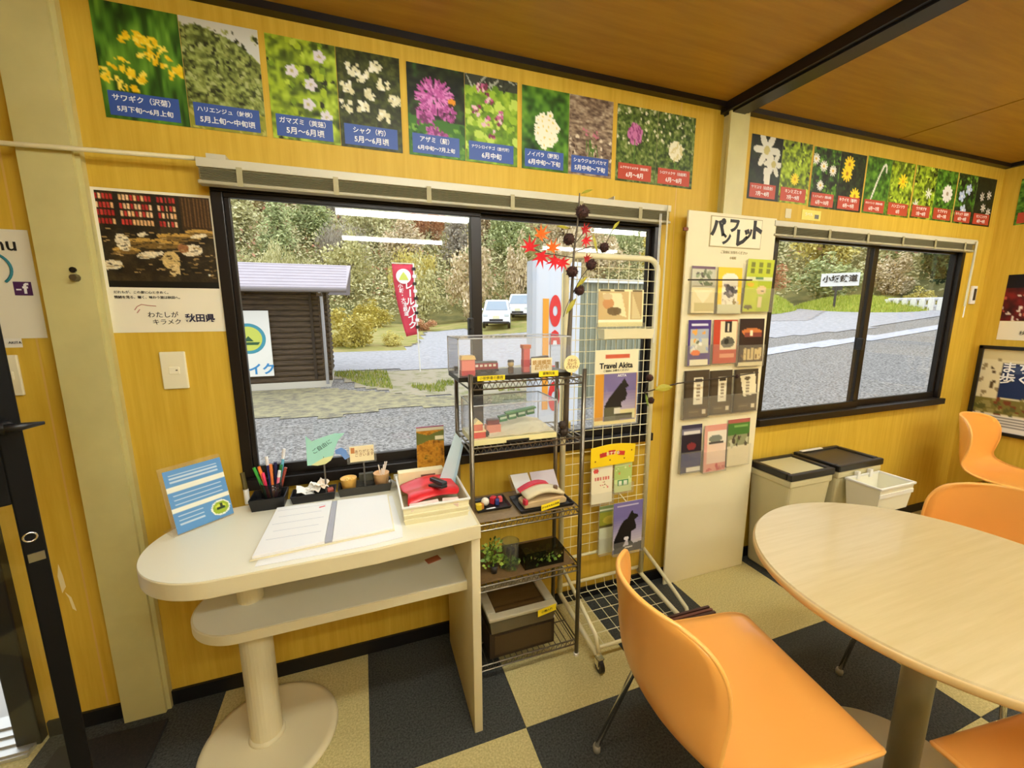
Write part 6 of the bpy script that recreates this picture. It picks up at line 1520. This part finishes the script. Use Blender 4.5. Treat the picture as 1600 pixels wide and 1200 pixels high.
# ---------------- parked cars
def car(name, label, x, y, deg, tall):
    c = root(name, label, 'car', (x, y, terr(x, y)), rz=R(deg), local=True, group='white parked cars')
    L_, W_, Hh = 3.4, 1.48, tall
    CW = mat('white_car_paint', (244, 246, 250), .25, coat=.5); CG = mat('car_glass', (70, 84, 96), .08); CB = BLACKP
    # side profile (x forward = -Y of the picture, front at -L/2)
    prof = [(-1.70, .30), (-1.70, .62), (-1.62, .80), (-1.05, .95), (1.55, .95), (1.70, .80), (1.70, .30)]
    build('body', MB().prism(prof, -W_/2, W_/2, axis=1), CW, c, bevel=.06, seg=3)
    cab = [(-1.05, .93), (-.45, Hh-.03), (-.25, Hh), (1.35, Hh), (1.58, .93)]
    v0 = [(x_, -W_/2+.02+.10*(z_ > 1), z_) for x_, z_ in cab]; v1 = [(x_, W_/2-.02-.10*(z_ > 1), z_) for x_, z_ in cab]; n = len(cab)
    cb = build('cabin', MB().add(v0+v1, [tuple(range(n)), tuple(range(2*n-1, n-1, -1))]+[(k, n+k, n+(k+1) % n, (k+1) % n) for k in range(n)]), CW, c, bevel=.04, seg=2)
    build('windscreen', MB().add([(-1.03, -.60, .99), (-1.03, .60, .99), (-.50, .50, Hh-.10), (-.50, -.50, Hh-.10)], [(0, 1, 2, 3)]), mat('windscreen', (150, 166, 180), .08), cb, solid=.03)
    for sy in (-1, 1):
        build('side_window', MB().add([(-.85, sy*.715, 1.0), (1.40, sy*.715, 1.0), (1.25, sy*.645, Hh-.12), (-.40, sy*.645, Hh-.12)], [(0, 1, 2, 3)]), CG, cb, solid=.03)
        build('headlight', MB().obox((-1.66, sy*.56, .70), (.12, .26, .14)), mat('headlight', (206, 214, 220), .15), c, bevel=.03)
        build('mirror', MB().obox((-.86, sy*.82, 1.02), (.10, .16, .12)), CW, c, bevel=.03)
        for wx in (-1.08, 1.12):
            w = build('wheel', MB().cyl((wx, sy*.60, .28), (wx, sy*.745, .28), .28, n=20), CB, c)
            build('hubcap', MB().cyl((wx, sy*.745, .28), (wx, sy*.755, .28), .18, n=14), mat('hubcap', (180, 184, 188), .3, metal=.6), w)
    build('grille', MB().box(-1.715, -.36, .40, -1.69, .36, .50), CB, c); build('number_plate', MB().box(-1.725, -.17, .52, -1.70, .17, .68), mat('plate_yellow_white', (230, 226, 190), .5), c)
    build('bumper', MB().box(-1.76, -.70, .26, -1.66, .70, .38), CB, c, bevel=.03)
    return c
x, y = polar(17.75, 23.9); car('parked_car', 'white parked car seen from the front right of the sash bar', x, y, 70, 1.55)
x, y = polar(20.95, 28.0); car('parked_car', 'white parked van partly hidden by the white signboard', x, y, 62, 1.62)

# ---------------- white signboard outside the left window
wsb = root('white_signboard', 'tall white signboard with red and orange shapes outside the window', 'signboard', (2.83, 4.15, -.4))
wx0, wx1, wz1 = 2.40, 3.16, 2.12
build('board', MB().box(wx0, 4.10, -.40, wx1, 4.28, wz1), mat('white_board', (214, 220, 228), .5), wsb, bevel=.01)
build('left_frame', MB().box(wx0-.04, 4.08, -.40, wx0+.02, 4.30, wz1), mat('grey_frame', (190, 196, 204), .4), wsb)
ys = 4.095
def ringp(cx, cz, rx, rz, hx, hz, m):
    g = MB(); n = 28; o_ = []
    outer = [(cx+rx*math.cos(2*math.pi*k/n), cz+rz*math.sin(2*math.pi*k/n)) for k in range(n)]; inner = [(cx+hx*math.cos(2*math.pi*k/n), cz+hz*math.sin(2*math.pi*k/n)) for k in range(n)]
    vs = [(p[0], ys-.004, p[1]) for p in outer]+[(p[0], ys-.004, p[1]) for p in inner]
    return g.add(vs, [(k, (k+1) % n, n+(k+1) % n, n+k) for k in range(n)])
RSG = mat('sign_red', (222, 34, 34), .5)
build('orange_stripe', MB().box(2.535, ys-.004, -.1, 2.63, ys+.006, 1.58), mat('sign_orange', (240, 160, 40), .5), wsb)
for cz in (1.40, .10): build('red_ring', ringp(2.735, cz, .095, .235, .040, .075, RSG), RSG, wsb)
build('red_arch', MB().prism([(2.645, .90), (2.825, .90), (2.815, 1.0), (2.79, 1.08), (2.735, 1.12), (2.68, 1.08), (2.655, 1.0)], ys-.006, ys+.004, axis=1), RSG, wsb)
build('white_notch', MB().prism([(2.70, .895), (2.77, .895), (2.76, .96), (2.71, .96)], ys-.009, ys-.005, axis=1), INKW, wsb)
build('red_bar', MB().box(2.68, ys-.006, .40, 2.79, ys+.004, .58), RSG, wsb)
build('tan_stripe', MB().box(2.84, ys-.004, -.3, 2.90, ys+.006, 1.95), mat('sign_tan', (226, 206, 140), .5), wsb)
# made-up hut standing in for the grey-green reflection in the right pane
hut = root('reflection_standin_hut', 'made-up grey green hut standing in for a pane reflection, right of the white signboard', 'hut', (4.4, 6.4, -.4))
HM = mat('grey_green_standin', (138, 140, 114), .6)
build('hut_wall', MB().box(3.75, 5.8, -.4, 5.6, 7.2, 1.95), HM, hut)
for k in range(14): build('wall_rib', MB().box(3.80+.13*k, 5.78, -.38, 3.83+.13*k, 5.80, 1.93), mat('grey_green_rib', (154, 156, 132), .6), hut)
build('hut_roof', MB().box(3.65, 5.65, 1.95, 5.7, 7.3, 2.02), mat('pale_roof', (220, 222, 216), .5), hut)

# ---------------- sign on the traffic island, guard rail
ws_ = root('wooden_info_sign', 'white roadside sign with black lettering on the grass island', 'sign', (22.4, 12.9, 1.5))
x, y = polar(57.3, 26.3); zb = terr(x, y)+.45
px, py = math.cos(R(57.3)), -math.sin(R(57.3))
build('board', MB().slab((x-px*.75, y-py*.75, zb+.75), (px*1.5, py*1.5, 0), (-py*.06, px*.06, 0), (0, 0, .62)), mat('sign_white', (226, 226, 222), .6), ws_)
build('post', MB().cyl((x-px*.1, y-py*.1, zb-.3), (x-px*.1, y-py*.1, zb+.75), .05, n=8), mat('dark_post', (60, 60, 56), .7), ws_)
build('bracket', MB().slab((x-px*.25, y-py*.25, zb+.55), (px*.4, py*.4, 0), (-py*.05, px*.05, 0), (0, 0, .2)), mat('dark_post', (60, 60, 56), .7), ws_)
text('小坂鉄道', .34, (x-math.sin(R(57.3))*.04, y-math.cos(R(57.3))*.04, zb+1.08), (px, py, 0), (0, 0, 1), INK, ws_, bold=.03)
gr = root('guard_rail', 'white guard rail with dark gaps along the road bend', 'guard rail', (27, 9, 2))
x0, y0 = polar(61.4, 26.5); x1, y1 = polar(71.5, 26.5)
for k in range(17):
    t = k/16; x, y = x0+(x1-x0)*t, y0+(y1-y0)*t; z = 1.93
    build('rail_post', MB().box(x-.09, y-.09, terr(x, y)-.2, x+.09, y+.09, z+.02), WHITEP, gr)
build('rail_beam', MB().tube([(x0, y0, 1.93), (x1, y1, 1.93)], .07, 6), mat('rail_grey_white', (206, 206, 206), .5), gr)
build('rail_beam', MB().tube([(x0, y0, 1.62), (x1, y1, 1.62)], .06, 6), mat('rail_grey_white', (206, 206, 206), .5), gr)

# wires, leaves and blades too fine to pick apart
FINE = {'shelf_wires', 'vertical_wires', 'horizontal_wires', 'tray_wires', 'tray_cross_wires', 'leaves', 'moss'}
for o in list(bpy.data.objects):
    if o.name.split('.')[0] in FINE: o['kind'] = 'stuff'
